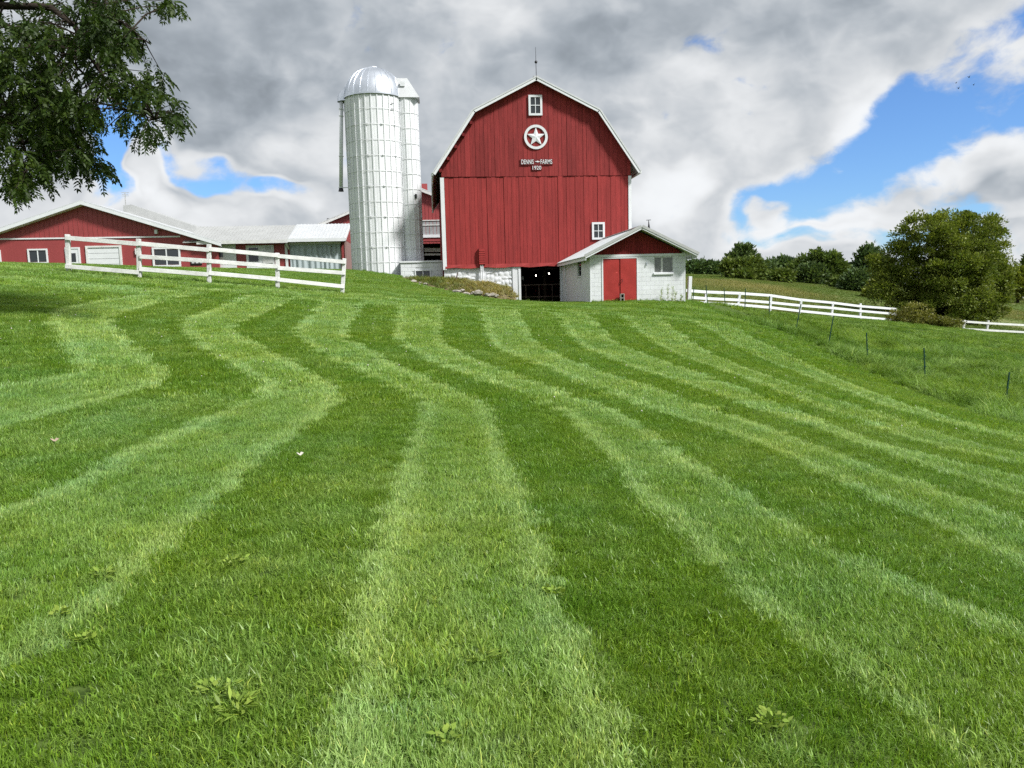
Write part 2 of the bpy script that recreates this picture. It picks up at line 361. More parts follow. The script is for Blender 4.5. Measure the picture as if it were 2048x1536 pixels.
far = t.rng(sp.outputs[1], 48.0, 80.0); dry = t.math('MULTIPLY', far, t.rng(n1, 0.42, 0.60))
dry = t.math('MULTIPLY', far, t.rng(t.noise(g.outputs['Position'], 0.055, 5, 0.65), 0.48, 0.74)); cc = t.mix(far, cc, t.mix(n2, (0.10,0.145,0.04,1), (0.13,0.18,0.05,1))); cc = t.mix(dry, cc, (0.27, 0.24, 0.125, 1)); t.l.new(cc, bs.inputs['Base Color'])
me.materials.append(gm)

# ---------------------------------------------------------------- mowing passes: edges between passes, traced on the ground
EDGE_PX = [
 [(273,591),(195,604),(137,616),(90,630),(102,657),(117,688),(141,720),(156,739),(117,759),(47,770),(0,774),(-300,820)],
 [(410,587),(344,599),(273,620),(211,634),(242,677),(281,708),(324,743),(336,759),(312,774),(254,794),(176,813),(78,840),(0,866),(-300,960)],
 [(500,587),(449,608),(391,632),(348,649),(375,675),(422,708),(469,735),(523,774),(523,790),(443,824),(354,864),(246,908),(162,952),(98,987),(0,1015),(-300,1150)],
 [(582,595),(547,618),(488,645),(457,661),(508,692),(586,731),(656,770),(688,798),(660,819),(591,869),(517,928),(458,992),(394,1046),(320,1120),(246,1188),(148,1267),(49,1331),(0,1351),(-200,1470)],
 [(640,604),(609,641),(578,667),(621,696),(664,724),(726,751),(800,785),(846,810),(837,854),(807,918),(778,997),(758,1056),(723,1154),(709,1223),(689,1311),(679,1395),(655,1469),(645,1536),(620,1650)],
 [(726,602),(703,638),(684,675),(723,696),(800,739),(848,760),(899,783),(958,807),(985,830),(997,880),(1013,938),(1056,999),(1086,1072),(1096,1146),(1124,1235),(1169,1314),(1214,1392),(1248,1448),(1280,1536),(1320,1650)],
 [(794,615),(788,658),(788,685),(848,721),(919,748),(993,775),(1052,799),(1110,818),(1141,842),(1178,884),(1227,932),(1282,1000),(1330,1050),(1393,1112),(1477,1196),(1573,1269),(1685,1348),(1797,1432),(1909,1536),(2020,1650)],
 [(876,611),(878,658),(878,689),(942,721),(1012,748),(1075,767),(1130,795),(1188,810),(1235,826),(1266,846),(1348,902),(1434,957),(1531,1015),(1623,1075),(1714,1125),(1774,1157),(1853,1191),(1965,1235),(2048,1263),(2300,1345)],
 [(954,617),(966,658),(981,693),(1036,717),(1091,740),(1149,764),(1208,787),(1266,810),(1325,830),(1384,850),(1446,868),(1531,899),(1623,941),(1714,987),(1799,1026),(1897,1072),(1994,1118),(2048,1140),(2300,1240)],
 [(1024,619),(1044,650),(1059,682),(1110,713),(1169,736),(1227,756),(1286,775),(1345,795),(1403,814),(1462,833),(1531,859),(1653,902),(1775,951),(1897,995),(2048,1048),(2300,1130)],
 [(1091,621),(1122,646),(1141,682),(1188,709),(1247,732),(1305,752),(1364,771),(1423,791),(1500,817),(1600,852),(1700,885),(1800,920),(1900,955),(2048,1000),(2300,1070)],
 [(1161,623),(1196,654),(1220,682),(1266,705),(1325,725),(1384,748),(1442,768),(1500,790),(1592,828),(1665,858),(1760,891),(1900,928),(2048,960),(2300,1015)],
 [(1239,631),(1266,658),(1302,689),(1356,713),(1403,730),(1462,750),(1519,772),(1592,801),(1665,832),(1738,857),(1811,879),(1900,905),(2048,935),(2300,985)],
 [(1309,633),(1341,658),(1380,689),(1439,719),(1519,750),(1592,777),(1665,805),(1738,828),(1811,850),(1884,873),(1957,893),(2048,912),(2300,960)],
 [(1384,644),(1420,666),(1457,691),(1505,713),(1574,741),(1647,772),(1720,801),(1793,825),(1884,850),(1976,874),(2048,891),(2300,935)],
 [(1446,647),(1490,673),(1537,695),(1592,721),(1647,748),(1720,780),(1793,808),(1866,834),(1957,858),(2048,874),(2300,915)],
]
EDGES = []
for e in EDGE_PX:
    pts = [ground_at(*q) for q in e]; pts = np.array([q[:2] for q in pts if q is not None])
    # round the traced corners
    for _ in range(2):
        a, b = pts[:-1]*0.75+pts[1:]*0.25, pts[:-1]*0.25+pts[1:]*0.75
        pts = np.concatenate([pts[:1], np.stack([a, b], 1).reshape(-1, 2), pts[-1:]])
    EDGES.append(pts)
def inside(poly, X, Y):
    c = np.zeros(X.shape, bool); n = len(poly)
    for i in range(n):
        x0, y0 = poly[i]; x1, y1 = poly[(i+1) % n]
        if y0 == y1: continue
        k = ((y0 > Y) != (y1 > Y)) & (X < (x1-x0)*(Y-y0)/(y1-y0)+x0); c ^= k
    return c
def passes(X, Y):
    """pass number, distance to the nearest pass edge and heading along it"""
    num = np.zeros(X.shape, int); dist = np.full(X.shape, 99.0); hd = np.zeros(X.shape+(2,)); hd[..., 1] = 1; nearmost = np.full(X.shape, 99.0)
    for i, e in enumerate(EDGES):
        top = e[0][1]
        if i < 4: poly = list(map(tuple, e)) + [(-80, e[-1][1]), (-80, top)]
        elif i < 6: poly = list(map(tuple, e)) + [(e[-1][0], -12), (-80, -12), (-80, top)]
        else: poly = list(map(tuple, e)) + [(80, e[-1][1]-0.3*i), (80, -12), (-80, -12), (-80, top)]
        num += ~inside(poly, X, Y)
        a, b = e[:-1], e[1:]
        for p0, p1 in zip(a, b):
            d = p1-p0; L2 = d@d
            if L2 < 1e-9: continue
            tt = np.clip(((X-p0[0])*d[0]+(Y-p0[1])*d[1])/L2, 0, 1); q = np.hypot(X-p0[0]-tt*d[0], Y-p0[1]-tt*d[1])
            k = q < dist; dist = np.where(k, q, dist); u = -d/math.sqrt(L2); hd[k] = u
    return num, dist, hd
LAWN_EDGE = np.array([ground_at(*q)[:2] for q in [(1457,633),(1519,651),(1578,669),(1629,691),(1687,721),(1738,746),(1811,775),(1884,808),(1939,830),(1994,841),(2048,845),(2300,880)]])
def lawn_right(Y):
    o = np.argsort(LAWN_EDGE[:, 1]); return np.interp(Y, LAWN_EDGE[o, 1], LAWN_EDGE[o, 0])

def vnoise(X, Y, s, seed=0):
    """smooth value noise in metres"""
    r = np.random.default_rng(seed); T = r.random((256, 256)); x = X/s+100.3; y = Y/s+57.7
    xi, yi = np.floor(x).astype(int), np.floor(y).astype(int); fx, fy = x-xi, y-yi; fx = fx*fx*(3-2*fx); fy = fy*fy*(3-2*fy)
    g = lambda a, b: T[a % 256, b % 256]
    return (g(xi,yi)*(1-fx)+g(xi+1,yi)*fx)*(1-fy)+(g(xi,yi+1)*(1-fx)+g(xi+1,yi+1)*fx)*fy

# ---------------------------------------------------------------- grass tufts, scattered as instances
proto_col = bpy.data.collections.new('grass_tufts')
def tuft(name, nb, rad, h0, h1_, w0, lean0, lean1, spread, mtl, seed, curl=0.5, flat=0.0):
    r = random.Random(seed); V, Fc, S = [], [], []
    for _ in range(nb):
        a = r.random()*6.283; q = rad*math.sqrt(r.random()); bx, by = q*math.cos(a), q*math.sin(a)
        hh = r.uniform(h0, h1_); wd = w0*r.uniform(0.7, 1.3)
        ln = R_(r.uniform(lean0, lean1)); az = math.pi/2 + r.gauss(0, spread)
        dx, dy = math.cos(az), math.sin(az)
        fa = az + math.pi/2 + r.gauss(0, 0.7); wx, wy = math.cos(fa)*wd/2, math.sin(fa)*wd/2
        b = len(V); ln1 = ln*(1-curl*0.5); ln2 = min(ln*(1+curl), R_(105))
        m1 = (bx+dx*math.sin(ln1)*hh*0.5, by+dy*math.sin(ln1)*hh*0.5, math.cos(ln1)*hh*0.5)
        tp = (m1[0]+dx*math.sin(ln2)*hh*0.5, m1[1]+dy*math.sin(ln2)*hh*0.5, max(m1[2]+math.cos(ln2)*hh*0.5, 0.004))
        V += [(bx-wx, by-wy, -0.015), (bx+wx, by+wy, -0.015), (m1[0]+wx*0.85, m1[1]+wy*0.85, m1[2]), (m1[0]-wx*0.85, m1[1]-wy*0.85, m1[2]), tp]
        Fc += [(b, b+1, b+2, b+3), (b+3, b+2, b+4)]
        s = r.uniform(0.62, 1.35); y = 1.0
        if r.random() < 0.05: s *= 1.35; y = 1.25
        S += [(s*y, s, s*0.9, 1.0)]*5
    me = bpy.data.meshes.new(name); me.from_pydata(V, [], Fc)
    ca = me.color_attributes.new('shade', 'FLOAT_COLOR', 'POINT'); ca.data.foreach_set('color', np.array(S, 'f').ravel())
    me.materials.append(mtl); me.update()
    o = bpy.data.objects.new(name, me); return o
def scatter(name, mtl_protos, X, Y, Z, rz, sc, tone, hue, label, kind='stuff', tilt=None):
    pc = bpy.data.collections.new(name + '_kinds')
    for o in mtl_protos: pc.objects.link(o)
    n = len(X); me = bpy.data.meshes.new(name); me.vertices.add(n); me.vertices.foreach_set('co', np.stack([X, Y, Z], 1).astype('f').ravel())
    rot = np.zeros((n, 3), 'f'); rot[:, 2] = rz
    if tilt is not None: rot[:, 0] = tilt
    for nm, ty, arr, key in (('rot', 'FLOAT_VECTOR', rot, 'vector'), ('scl', 'FLOAT', sc, 'value'), ('tone', 'FLOAT', tone, 'value'), ('hue', 'FLOAT', hue, 'value'),
                             ('pick', 'INT', RNG.integers(0, len(mtl_protos), n), 'value')):
        a = me.attributes.new(nm, ty, 'POINT'); a.data.foreach_set(key, np.ascontiguousarray(arr, dtype='i' if ty == 'INT' else 'f').ravel())
    o = bpy.data.objects.new(name, me); col.objects.link(o); tag(o, label, kind=kind)
    ng = bpy.data.node_groups.new(name, 'GeometryNodeTree')
    ng.interface.new_socket('Geometry', in_out='INPUT', socket_type='NodeSocketGeometry'); ng.interface.new_socket('Geometry', in_out='OUTPUT', socket_type='NodeSocketGeometry')
    gi = ng.nodes.new('NodeGroupInput'); go = ng.nodes.new('NodeGroupOutput'); ip = ng.nodes.new('GeometryNodeInstanceOnPoints')
    ci = ng.nodes.new('GeometryNodeCollectionInfo'); ci.inputs[0].default_value = pc; ci.inputs[1].default_value = True; ci.inputs[2].default_value = True
    def na(nm, ty):
        q = ng.nodes.new('GeometryNodeInputNamedAttribute'); q.data_type = ty; q.inputs[0].default_value = nm; return q.outputs[0]
    L = ng.links.new
    L(gi.outputs[0], ip.inputs['Points']); L(ci.outputs[0], ip.inputs['Instance']); ip.inputs['Pick Instance'].default_value = True
    L(na('pick', 'INT'), ip.inputs['Instance Index']); L(na('scl', 'FLOAT'), ip.inputs['Scale'])
    er = ng.nodes.new('FunctionNodeEulerToRotation'); L(na('rot', 'FLOAT_VECTOR'), er.inputs[0]); L(er.outputs[0], ip.inputs['Rotation'])
    L(ip.outputs[0], go.inputs[0])
    md = o.modifiers.new('scatter', 'NODES'); md.node_group = ng
    return o
def in_view(X, Y, Z, mx=250, my=450):
    P3 = np.stack([X, Y, Z], 1)-EYE; z = P3@FWD; u = CX+F*(P3@RGT)/np.maximum(z, .1); v = CY-F*(P3@UPV)/np.maximum(z, .1)
    return (z > 0.5) & (u > -mx) & (u < 2048+mx) & (v < 1536+my) & (v > 380)
def candidates(x0, x1, y0, y1, per_m2):
    st = per_m2**-0.5; X, Y = np.meshgrid(np.arange(x0, x1, st), np.arange(y0, y1, st)); X = X.ravel(); Y = Y.ravel(); return X+RNG.uniform(-.6, .6, X.size)*st, Y+RNG.uniform(-.6, .6, Y.size)*st
def built_over(X, Y):
    k = (X > 6.9) & (X < 11.75) & (Y > 34.6) & (Y < 43)                      # milk house
    k |= (X > -0.2) & (X < 11.2) & (Y > 41.9)                                # barn
    k |= ((X+2.92)**2+(Y-45)**2 < 1.85**2) | ((X > -2) & (X < 0.8) & (Y > 42.9))
    k |= (X < -4.5) & (Y > 53.8)
    return k
BANK = [(-1.9,43.0),(-1.7,40.9),(-1.0,39.6),(0.6,38.6),(2.2,38.2),(4.1,38.6),(4.25,42.1)]
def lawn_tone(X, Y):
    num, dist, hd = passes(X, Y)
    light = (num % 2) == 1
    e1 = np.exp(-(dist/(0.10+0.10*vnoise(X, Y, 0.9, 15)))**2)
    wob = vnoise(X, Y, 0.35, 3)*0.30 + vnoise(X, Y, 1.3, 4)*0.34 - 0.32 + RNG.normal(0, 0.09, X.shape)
    tone = np.where(light, 0.25+0.75*e1+0.08*np.sin(dist*17), 0.18-0.24*e1+0.07*np.sin(dist*15)-0.22*np.clip(vnoise(X, Y, 0.16, 17)-0.55, 0, 1)*np.exp(-dist/0.25)*4) + wob  # sheen of bent blades painted into the colour, plus dark thatch and mottling
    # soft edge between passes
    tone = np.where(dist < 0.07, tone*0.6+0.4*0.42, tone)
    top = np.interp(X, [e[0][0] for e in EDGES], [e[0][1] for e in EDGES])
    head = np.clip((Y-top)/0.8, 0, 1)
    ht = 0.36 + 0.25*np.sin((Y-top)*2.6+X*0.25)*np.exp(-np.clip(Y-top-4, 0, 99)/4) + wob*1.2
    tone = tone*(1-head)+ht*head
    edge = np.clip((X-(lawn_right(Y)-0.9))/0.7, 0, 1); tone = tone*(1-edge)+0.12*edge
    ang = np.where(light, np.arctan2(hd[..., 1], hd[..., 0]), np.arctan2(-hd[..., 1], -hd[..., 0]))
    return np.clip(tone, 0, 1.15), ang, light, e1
def grow_lawn(name, protos, y0, y1, per, sc0, label):
    hw = lambda y: 0.95*y+2.5
    X, Y = candidates(-hw(y1), hw(y1), y0, y1, per)
    Z = hgt(X, Y); k = in_view(X, Y, Z, 800 if y1 < 10 else 350) & (X < lawn_right(Y)+RNG.normal(0, 0.15, len(X))) & ~built_over(X, Y) & ~inside(BANK, X, Y)
    X, Y, Z = X[k], Y[k], Z[k]
    tone, ang, light, e1 = lawn_tone(X, Y)
    hue = np.clip(0.33+0.25*(vnoise(X, Y, 2.2, 8)-0.5)+0.40*(vnoise(X, Y, 0.5, 9)-0.5)+RNG.normal(0, 0.08, len(X)), 0, 1)
    # lush yellow-green strip low on the right
    hue = np.clip(hue + 0.5*np.clip((X-9)/5, 0, 1)*np.clip((22-Y)/6, 0, 1), 0, 1)
    tone = tone + 0.25*np.clip((X-9)/5, 0, 1)*np.clip((22-Y)/6, 0, 1)
    sc = sc0*(0.84+0.45*vnoise(X, Y, 0.45, 12))*RNG.uniform(0.9, 1.15, len(X))
    return scatter(name, protos, X, Y, Z, ang-math.pi/2+RNG.normal(0, 1, len(X))*np.where(light, 0.62-0.35*e1, 0.95), sc, tone, hue, label)
LB = M['lawn_blade']
near = [tuft('turf_near', 200, 0.078, 0.020, 0.052, 0.0036, 6, 50, 1.05, LB, 100+i) for i in range(9)]
near += [tuft('turf_wide', 100, 0.078, 0.024, 0.062, 0.0065, 10, 62, 1.5, LB, 120+i) for i in range(3)]
near += [tuft('turf_long', 130, 0.07, 0.035, 0.08, 0.0040, 25, 75, 1.6, LB, 130+i) for i in range(2)]
near += [tuft('turf_flattened', 190, 0.08, 0.03, 0.07, 0.0036, 30, 80, 3.0, LB, 140)]
midp = [tuft('turf_middle', 120, 0.125, 0.035, 0.07, 0.0070, 6, 50, 1.05, LB, 200+i) for i in range(8)]
farp = [tuft('turf_far', 110, 0.20, 0.035, 0.07, 0.012, 6, 50, 1.05, LB, 300+i) for i in range(8)]
grow_lawn('lawn_grass', near, 1.3, 9.0, 140, 1.0, 'striped mown lawn grass nearest the viewer')
grow_lawn('lawn_grass', midp, 9.0, 20.0, 46, 1.0, 'striped mown lawn grass in the middle of the slope')
grow_lawn('lawn_grass', farp, 20.0, 50.0, 19, 1.0, 'striped mown lawn grass below the barn and fence')
# ---------------------------------------------------------------- the barn
YB = 42.0
barn = thing('barn', (5.75, YB, 1.05), 'tall red gambrel barn with white trim and a white star on its gable', 'barn')
BX0, BX1 = 0.62, 10.88; BYB = 60.0
APX, APZ, BEND, BEZ, EAV, EZ = 5.76, 12.80, 3.36, 11.14, 5.57, 7.93
def gam(x):
    """underside height of the roof over the front wall at x"""
    d = abs(x-APX)
    if d <= BEND: return APZ-(APZ-BEZ)*d/BEND
    return BEZ-(BEZ-EZ)*(d-BEND)/(EAV-BEND)
# wall behind the boards, and the boards one by one
wall = MB()
wall.prism([(BX0,7.80),(BX1,7.80),(BX1,gam(BX1)-0.06),(APX+BEND,BEZ-0.06),(APX,APZ-0.06),(APX-BEND,BEZ-0.06),(BX0,gam(BX0)-0.06)], YB, YB+0.12)
wall.box(BX0, BX1, YB, YB+0.12, 3.0, 7.80)
front = wall.build('gable_wall', M['gap_red'], barn)
rb = random.Random(5)
def widths(x0, x1, mean, jit):
    xs = [x0]
    while xs[-1] < x1-mean*0.6: xs.append(xs[-1]+mean*rb.uniform(1-jit, 1+jit))
    k = (x1-x0)/(xs[-1]-x0); return [x0+(q-x0)*k for q in xs]
xs = widths(BX0+0.14, BX1-0.14, 0.225, 0.3)
for a, b in zip(xs[:-1], xs[1:]):
    th = rb.uniform(0.022, 0.05); z0 = 3.17+rb.uniform(-0.02, 0.02)
    B(a+0.005, b-0.005, YB-th, YB+0.01, z0, 7.83).build('board', M['barn_red_fresh'], front)
xs = widths(BX0, BX1, 0.225, 0.3)
for a, b in zip(xs[:-1], xs[1:]):
    th = rb.uniform(0.055, 0.085); z0 = 7.80+rb.uniform(-0.012, 0.012); a2, b2 = a+0.005, b-0.005
    mm = MB()
    pts = [(a2,z0),(b2,z0),(b2,gam(b2)-0.02)]
    for c in (APX+BEND, APX, APX-BEND):
        if a2 < c < b2: pts.append((c, gam(c)-0.02))
    pts.append((a2, gam(a2)-0.02))
    mm.prism(pts, YB-th, YB+0.01).build('board', M['barn_red'], front)
B(BX0, BX1, YB-0.045, YB+0.005, 7.76, 7.815).build('drip_edge', M['gap_red'], barn)
# side and rear walls
B(BX0, BX0+0.14, YB+0.12, BYB, 2.2, 8.2).build('side_wall', M['weathered_red'], barn)
B(BX1-0.14, BX1, YB+0.12, BYB, 0.6, 8.2).build('side_wall', M['weathered_red'], barn)
MB().prism([(BX0,0.8),(BX1,0.8),(BX1,gam(BX1)-0.06),(APX+BEND,BEZ-0.06),(APX,APZ-0.06),(APX-BEND,BEZ-0.06),(BX0,gam(BX0)-0.06)], BYB, BYB+0.1).build('rear_wall', M['weathered_red'], barn)
# roof: four slopes with ribbed edges, rake boards in front
prof = [(APX-EAV, EZ), (APX-BEND, BEZ), (APX, APZ), (APX+BEND, BEZ), (APX+EAV, EZ)]
YR0, YR1 = YB-0.42, BYB+0.4
roof_root = None
for i in range(4):
    (xa, za), (xb, zb) = prof[i], prof[i+1]
    L = math.hypot(xb-xa, zb-za); nx_, nz_ = -(zb-za)/L, (xb-xa)/L; t_ = 0.05
    r = MB().prism([(xa,za),(xb,zb),(xb+nx_*t_,zb+nz_*t_),(xa+nx_*t_,za+nz_*t_)], YR0, YR1).build('roof_slope', M['roof_grey'], barn)
    rr = MB()
    for k in range(60):
        y = YR0+0.15+k*0.31
        rr.poly([(xa+nx_*t_,y,za+nz_*t_),(xb+nx_*t_,y,zb+nz_*t_),(xb+nx_*t_,y+0.06,zb+nz_*t_),(xa+nx_*t_,y+0.06,za+nz_*t_),
                 (xa+nx_*(t_+.02),y+.03,za+nz_*(t_+.02)),(xb+nx_*(t_+.02),y+.03,zb+nz_*(t_+.02))],(0,1,5,4),(4,5,2,3))
    rr.build('rib', M['roof_grey'], r)
    # white rake board and a thin metal edge above it
    MB().prism([(xa-nx_*0.13,za-nz_*0.13),(xb-nx_*0.13,zb-nz_*0.13),(xb-nx_*0.004,zb-nz_*0.004),(xa-nx_*0.004,za-nz_*0.004)], YR0-0.03, YR0+0.02).build('rake_board', M['white'], barn)
    MB().prism([(xa+nx_*0.002,za+nz_*0.002),(xb+nx_*0.002,zb+nz_*0.002),(xb+nx_*0.075,zb+nz_*0.075),(xa+nx_*0.075,za+nz_*0.075)], YR0-0.05, YR0-0.002).build('edge_flashing', M['roof_metal'], barn)
MB().bar((APX, YR0, APZ+0.07), (APX, YR1, APZ+0.07), 0.3, 0.05).build('ridge_cap', M['roof_grey'], barn)
# purlin ends under the lower left slope give its ragged inner edge
for k in range(5):
    f = 0.12+k*0.19; x = APX-BEND-(EAV-BEND)*f; z = BEZ-(BEZ-EZ)*f
    B(x+0.06, x+0.20, YR0+0.02, YB-0.09, z-0.30, z-0.14).build('purlin_end', M['gap_red'], barn)
# eave gutter along the left eave
MB().tube([(APX-EAV-0.04, YR0, EZ-0.02), (APX-EAV-0.04, YR1, EZ-0.02)], 0.07, 8).build('gutter', M['white'], barn)
MB().tube([(APX+EAV+0.04, YR0+0.1, EZ-0.02), (APX+EAV+0.04, YR1, EZ-0.02)], 0.07, 8).build('gutter', M['white'], barn)
# corner boards
B(BX0-0.075, BX0+0.13, YB-0.075, YB+0.14, 2.92, 7.77).build('corner_board', M['white'], barn)
B(BX1-0.13, BX1+0.035, YB-0.075, YB+0.14, 1.0, 7.77).build('corner_board', M['white'], barn)
# dented red skirt under the boards
sk = MB(); n = 14
for i in range(n):
    xa = BX0+0.05+(7.02-BX0)*i/n; xb = BX0+0.05+(7.02-BX0)*(i+1)/n; zz0 = 2.99+0.03*math.sin(i*1.7)
    zz1 = 2.99+0.03*math.sin((i+1)*1.7); yo = 0.10+0.03*math.sin(i*2.3); yo1 = 0.10+0.03*math.sin((i+1)*2.3)
    sk.poly([(xa,YB-yo,zz0),(xb,YB-yo1,zz1),(xb,YB-0.052,3.185),(xa,YB-0.052,3.185)],(0,1,2,3))
sk.build('skirt_flashing', M['barn_red_fresh'], barn)
# windows
def sash(parent, x0, x1, z0, z1, y, fr=0.11, glass='glass', nx=2, nz=2, sill=True, depth=0.06, bar=0.035):
    f = MB()
    f.box(x0, x0+fr, y-depth, y, z0, z1); f.box(x1-fr, x1, y-depth, y, z0, z1)
    f.box(x0+fr, x1-fr, y-depth, y, z1-fr, z1); f.box(x0+fr, x1-fr, y-depth, y, z0, z0+fr)
    wn = f.build('window_frame', M['white'], parent)
    gx0, gx1, gz0, gz1 = x0+fr, x1-fr, z0+fr, z1-fr
    for i in range(nx):
        for j in range(nz):
            xa = gx0+(gx1-gx0)*i/nx; xb = gx0+(gx1-gx0)*(i+1)/nx; za = gz0+(gz1-gz0)*j/nz; zb = gz0+(gz1-gz0)*(j+1)/nz
            B(xa+bar/2, xb-bar/2, y-0.012, y-0.004, za+bar/2, zb-bar/2).build('pane', M[glass], wn)
    mu = MB()
    for i in range(1, nx):
        xa = gx0+(gx1-gx0)*i/nx; mu.box(xa-bar/2, xa+bar/2, y-0.045, y-0.002, gz0, gz1)
    for j in range(1, nz):
        za = gz0+(gz1-gz0)*j/nz; mu.box(gx0, gx1, y-0.043, y-0.003, za-bar/2, za+bar/2)
    if mu.v: mu.build('muntin', M['white'], wn)
    return wn
sash(barn, 5.36, 6.09, 10.94, 11.99, YB-0.088)
sash(barn, 8.70, 9.41, 4.38, 5.31, YB-0.055)
# star in a ring
def ring_mesh(cx, cz, r0, r1, y0, y1, n=56):
    b = MB(); pts = []
    for k in range(n):
        t_ = 2*math.pi*k/n; c_, s_ = math.cos(t_), math.sin(t_)
        pts += [(cx+r0*c_,y0,cz+r0*s_),(cx+r1*c_,y0,cz+r1*s_),(cx+r1*c_,y1,cz+r1*s_),(cx+r0*c_,y1,cz+r0*s_)]
    fs = []
    for k in range(n):
        a, c_ = 4*k, 4*((k+1) % n)
        fs += [(a,a+1,c_+1,c_),(a+1,a+2,c_+2,c_+1),(a+3,a,c_,c_+3)]
    return b.poly(pts, *fs)
star = thing('star_emblem', (5.72, YB-0.1, 9.83), 'white five pointed star inside a white ring on the red gable', 'emblem')
ring_mesh(5.72, 9.83, 0.50, 0.635, YB-0.135, YB-0.09).build('ring', M['white'], star)
st = MB(); pts = []
for k in range(10):
    t_ = math.pi/2+k*math.pi/5; q = 0.505 if k % 2 == 0 else 0.205; pts.append((5.72+q*math.cos(t_), 9.83+q*math.sin(t_)))
n = 10
st.poly([(5.72, YB-0.16, 9.83)]+[(x, YB-0.12, z) for x, z in pts]+[(x, YB-0.088, z) for x, z in pts],
        *[(0, 1+i, 1+(i+1) % n) for i in range(n)], *[(1+i, 11+i, 11+(i+1) % n, 1+(i+1) % n) for i in range(n)])
st.build('star', M['white'], star)
# farm sign
sg = thing('farm_sign', (5.72, YB-0.09, 8.1), 'dark red two line sign lettered DENNIS FARMS 1920 in white', 'sign')
B(4.86, 6.61, YB-0.115, YB-0.088, 8.375, 8.70).build('sign_board', M['sign_red'], sg)
B(5.46, 6.01, YB-0.115, YB-0.088, 8.095, 8.355).build('sign_board', M['sign_red'], sg)
def lettering(txt, x0, x1, z0, z1, y, parent):
    cu = bpy.data.curves.new('lettering', 'FONT'); cu.body = txt; cu.extrude = 0.012; cu.offset = 0.004; cu.size = 1.0
    to = bpy.data.objects.new('lettering', cu); col.objects.link(to)
    dg = bpy.context.evaluated_depsgraph_get(); dg.update(); me = bpy.data.meshes.new_from_object(to.evaluated_get(dg))
    bpy.data.objects.remove(to)
    co = np.array([v.co for v in me.vertices]); lo, hi = co.min(0), co.max(0)
    px, py, pz = [sum(v) for v in zip(*[(q.location.x, q.location.y, q.location.z) for q in [parent]])]
    new = np.stack([x0+(co[:,0]-lo[0])/(hi[0]-lo[0])*(x1-x0)-px, y-(co[:,2]-lo[2])*1.0-py, z0+(co[:,1]-lo[1])/(hi[1]-lo[1])*(z1-z0)-pz], 1)
    me.vertices.foreach_set('co', new.astype('f').ravel()); me.materials.clear(); me.materials.append(M['white']); me.update()
    o = bpy.data.objects.new('lettering', me); col.objects.link(o); o.parent = parent; return o
lettering('DENNIS', 4.90, 5.57, 8.42, 8.66, YB-0.117, sg)
lettering('FARMS', 5.94, 6.57, 8.42, 8.66, YB-0.117, sg)
lettering('1920', 5.50, 5.97, 8.125, 8.325, YB-0.117, sg)
MB().prism([(5.62,8.565),(5.70,8.535),(5.80,8.51),(5.89,8.53),(5.90,8.56),(5.82,8.565),(5.79,8.61),(5.75,8.57),(5.68,8.575)], YB-0.14, YB-0.117).build('flourish', M['white'], sg)
# lightning rod
lr = thing('lightning_rod', (5.78, YR0+0.1, APZ+0.1), 'thin iron lightning rod with a ball on the barn peak', 'lightning rod')
MB().tube([(5.78,YR0+0.1,APZ+0.02),(5.77,YR0+0.1,13.6),(5.77,YR0+0.1,14.36)],[0.018,0.016,0.008],6).build('rod', M['iron'], lr)
MB().tube([(5.775,YR0+0.1,13.53+0.02*k) for k in range(9)],[0.02,0.05,0.068,0.076,0.078,0.076,0.068,0.05,0.02],10).build('ball', M['iron'], lr)
# louvred red box and white pipes
lb = thing('vent_box', (2.64, YB-0.1, 3.17), 'small louvred red box low on the barn wall above white pipes', 'vent')
B(2.48, 2.82, YB-0.20, YB-0.052, 3.15, 4.04).build('case', M['barn_red'], lb)
for k in range(7): MB().bar((2.49, YB-0.215, 3.22+0.115*k), (2.81, YB-0.215, 3.22+0.115*k), 0.03, 0.09).build('slat', M['barn_red_fresh'], lb)
for x in (2.575, 2.675):
    p_ = MB().tube([(x, YB-0.14, 3.14), (x, YB-0.14, 1.5)], 0.036, 8).build('pipe', M['white'], None)
    tag(p_, 'white pipe down the stone foundation, %s of the pair' % ('left' if x < 2.6 else 'right'), 'pipe', 'pipes below the vent box')
# stone foundation, painted white
fd = B(BX0-0.02, 4.30, YB+0.06, YB+0.45, 0.9, 3.04).build('foundation_wall', M['white_block'], barn)
rs = random.Random(21); z = 0.95
def stone(b, x0, x1, y0, z0, z1, r, ny=0.075):
    nxs, nzs = 4, 3; pts = []
    for j in range(nzs+1):
        for i in range(nxs+1):
            u, v = i/nxs, j/nzs; e = min(u, 1-u, v, 1-v); o = 0.0 if e == 0 else ny*r.uniform(0.45, 1.0)
            cu, cv = (u-0.5), (v-0.5); k = 1-0.14*(abs(cu*2)**3*abs(cv*2)**3)
            pts.append((x0+(x1-x0)*(0.5+cu*k)+(r.uniform(-.03,.03)), y0-o, z0+(z1-z0)*(0.5+cv*k)+(r.uniform(-.025,.025))))
    w_ = nxs+1
    return b.poly(pts, *[(j*w_+i, j*w_+i+1, (j+1)*w_+i+1, (j+1)*w_+i) for j in range(nzs) for i in range(nxs)])
def rubble(x0, x1, z0, z1):
    """split the wall face into uneven stones"""
    w_, h_ = x1-x0, z1-z0
    if w_ > 0.55 or h_ > 0.34 or (w_*h_ > 0.11 and rs.random() < .8):
        if w_ > h_*1.25: c_ = x0+w_*rs.uniform(.32, .68); return rubble(x0, c_, z0, z1)+rubble(c_, x1, z0, z1)
        c_ = z0+h_*rs.uniform(.32, .68); return rubble(x0, x1, z0, c_)+rubble(x0, x1, c_, z1)
    return [(x0, x1, z0, z1)]
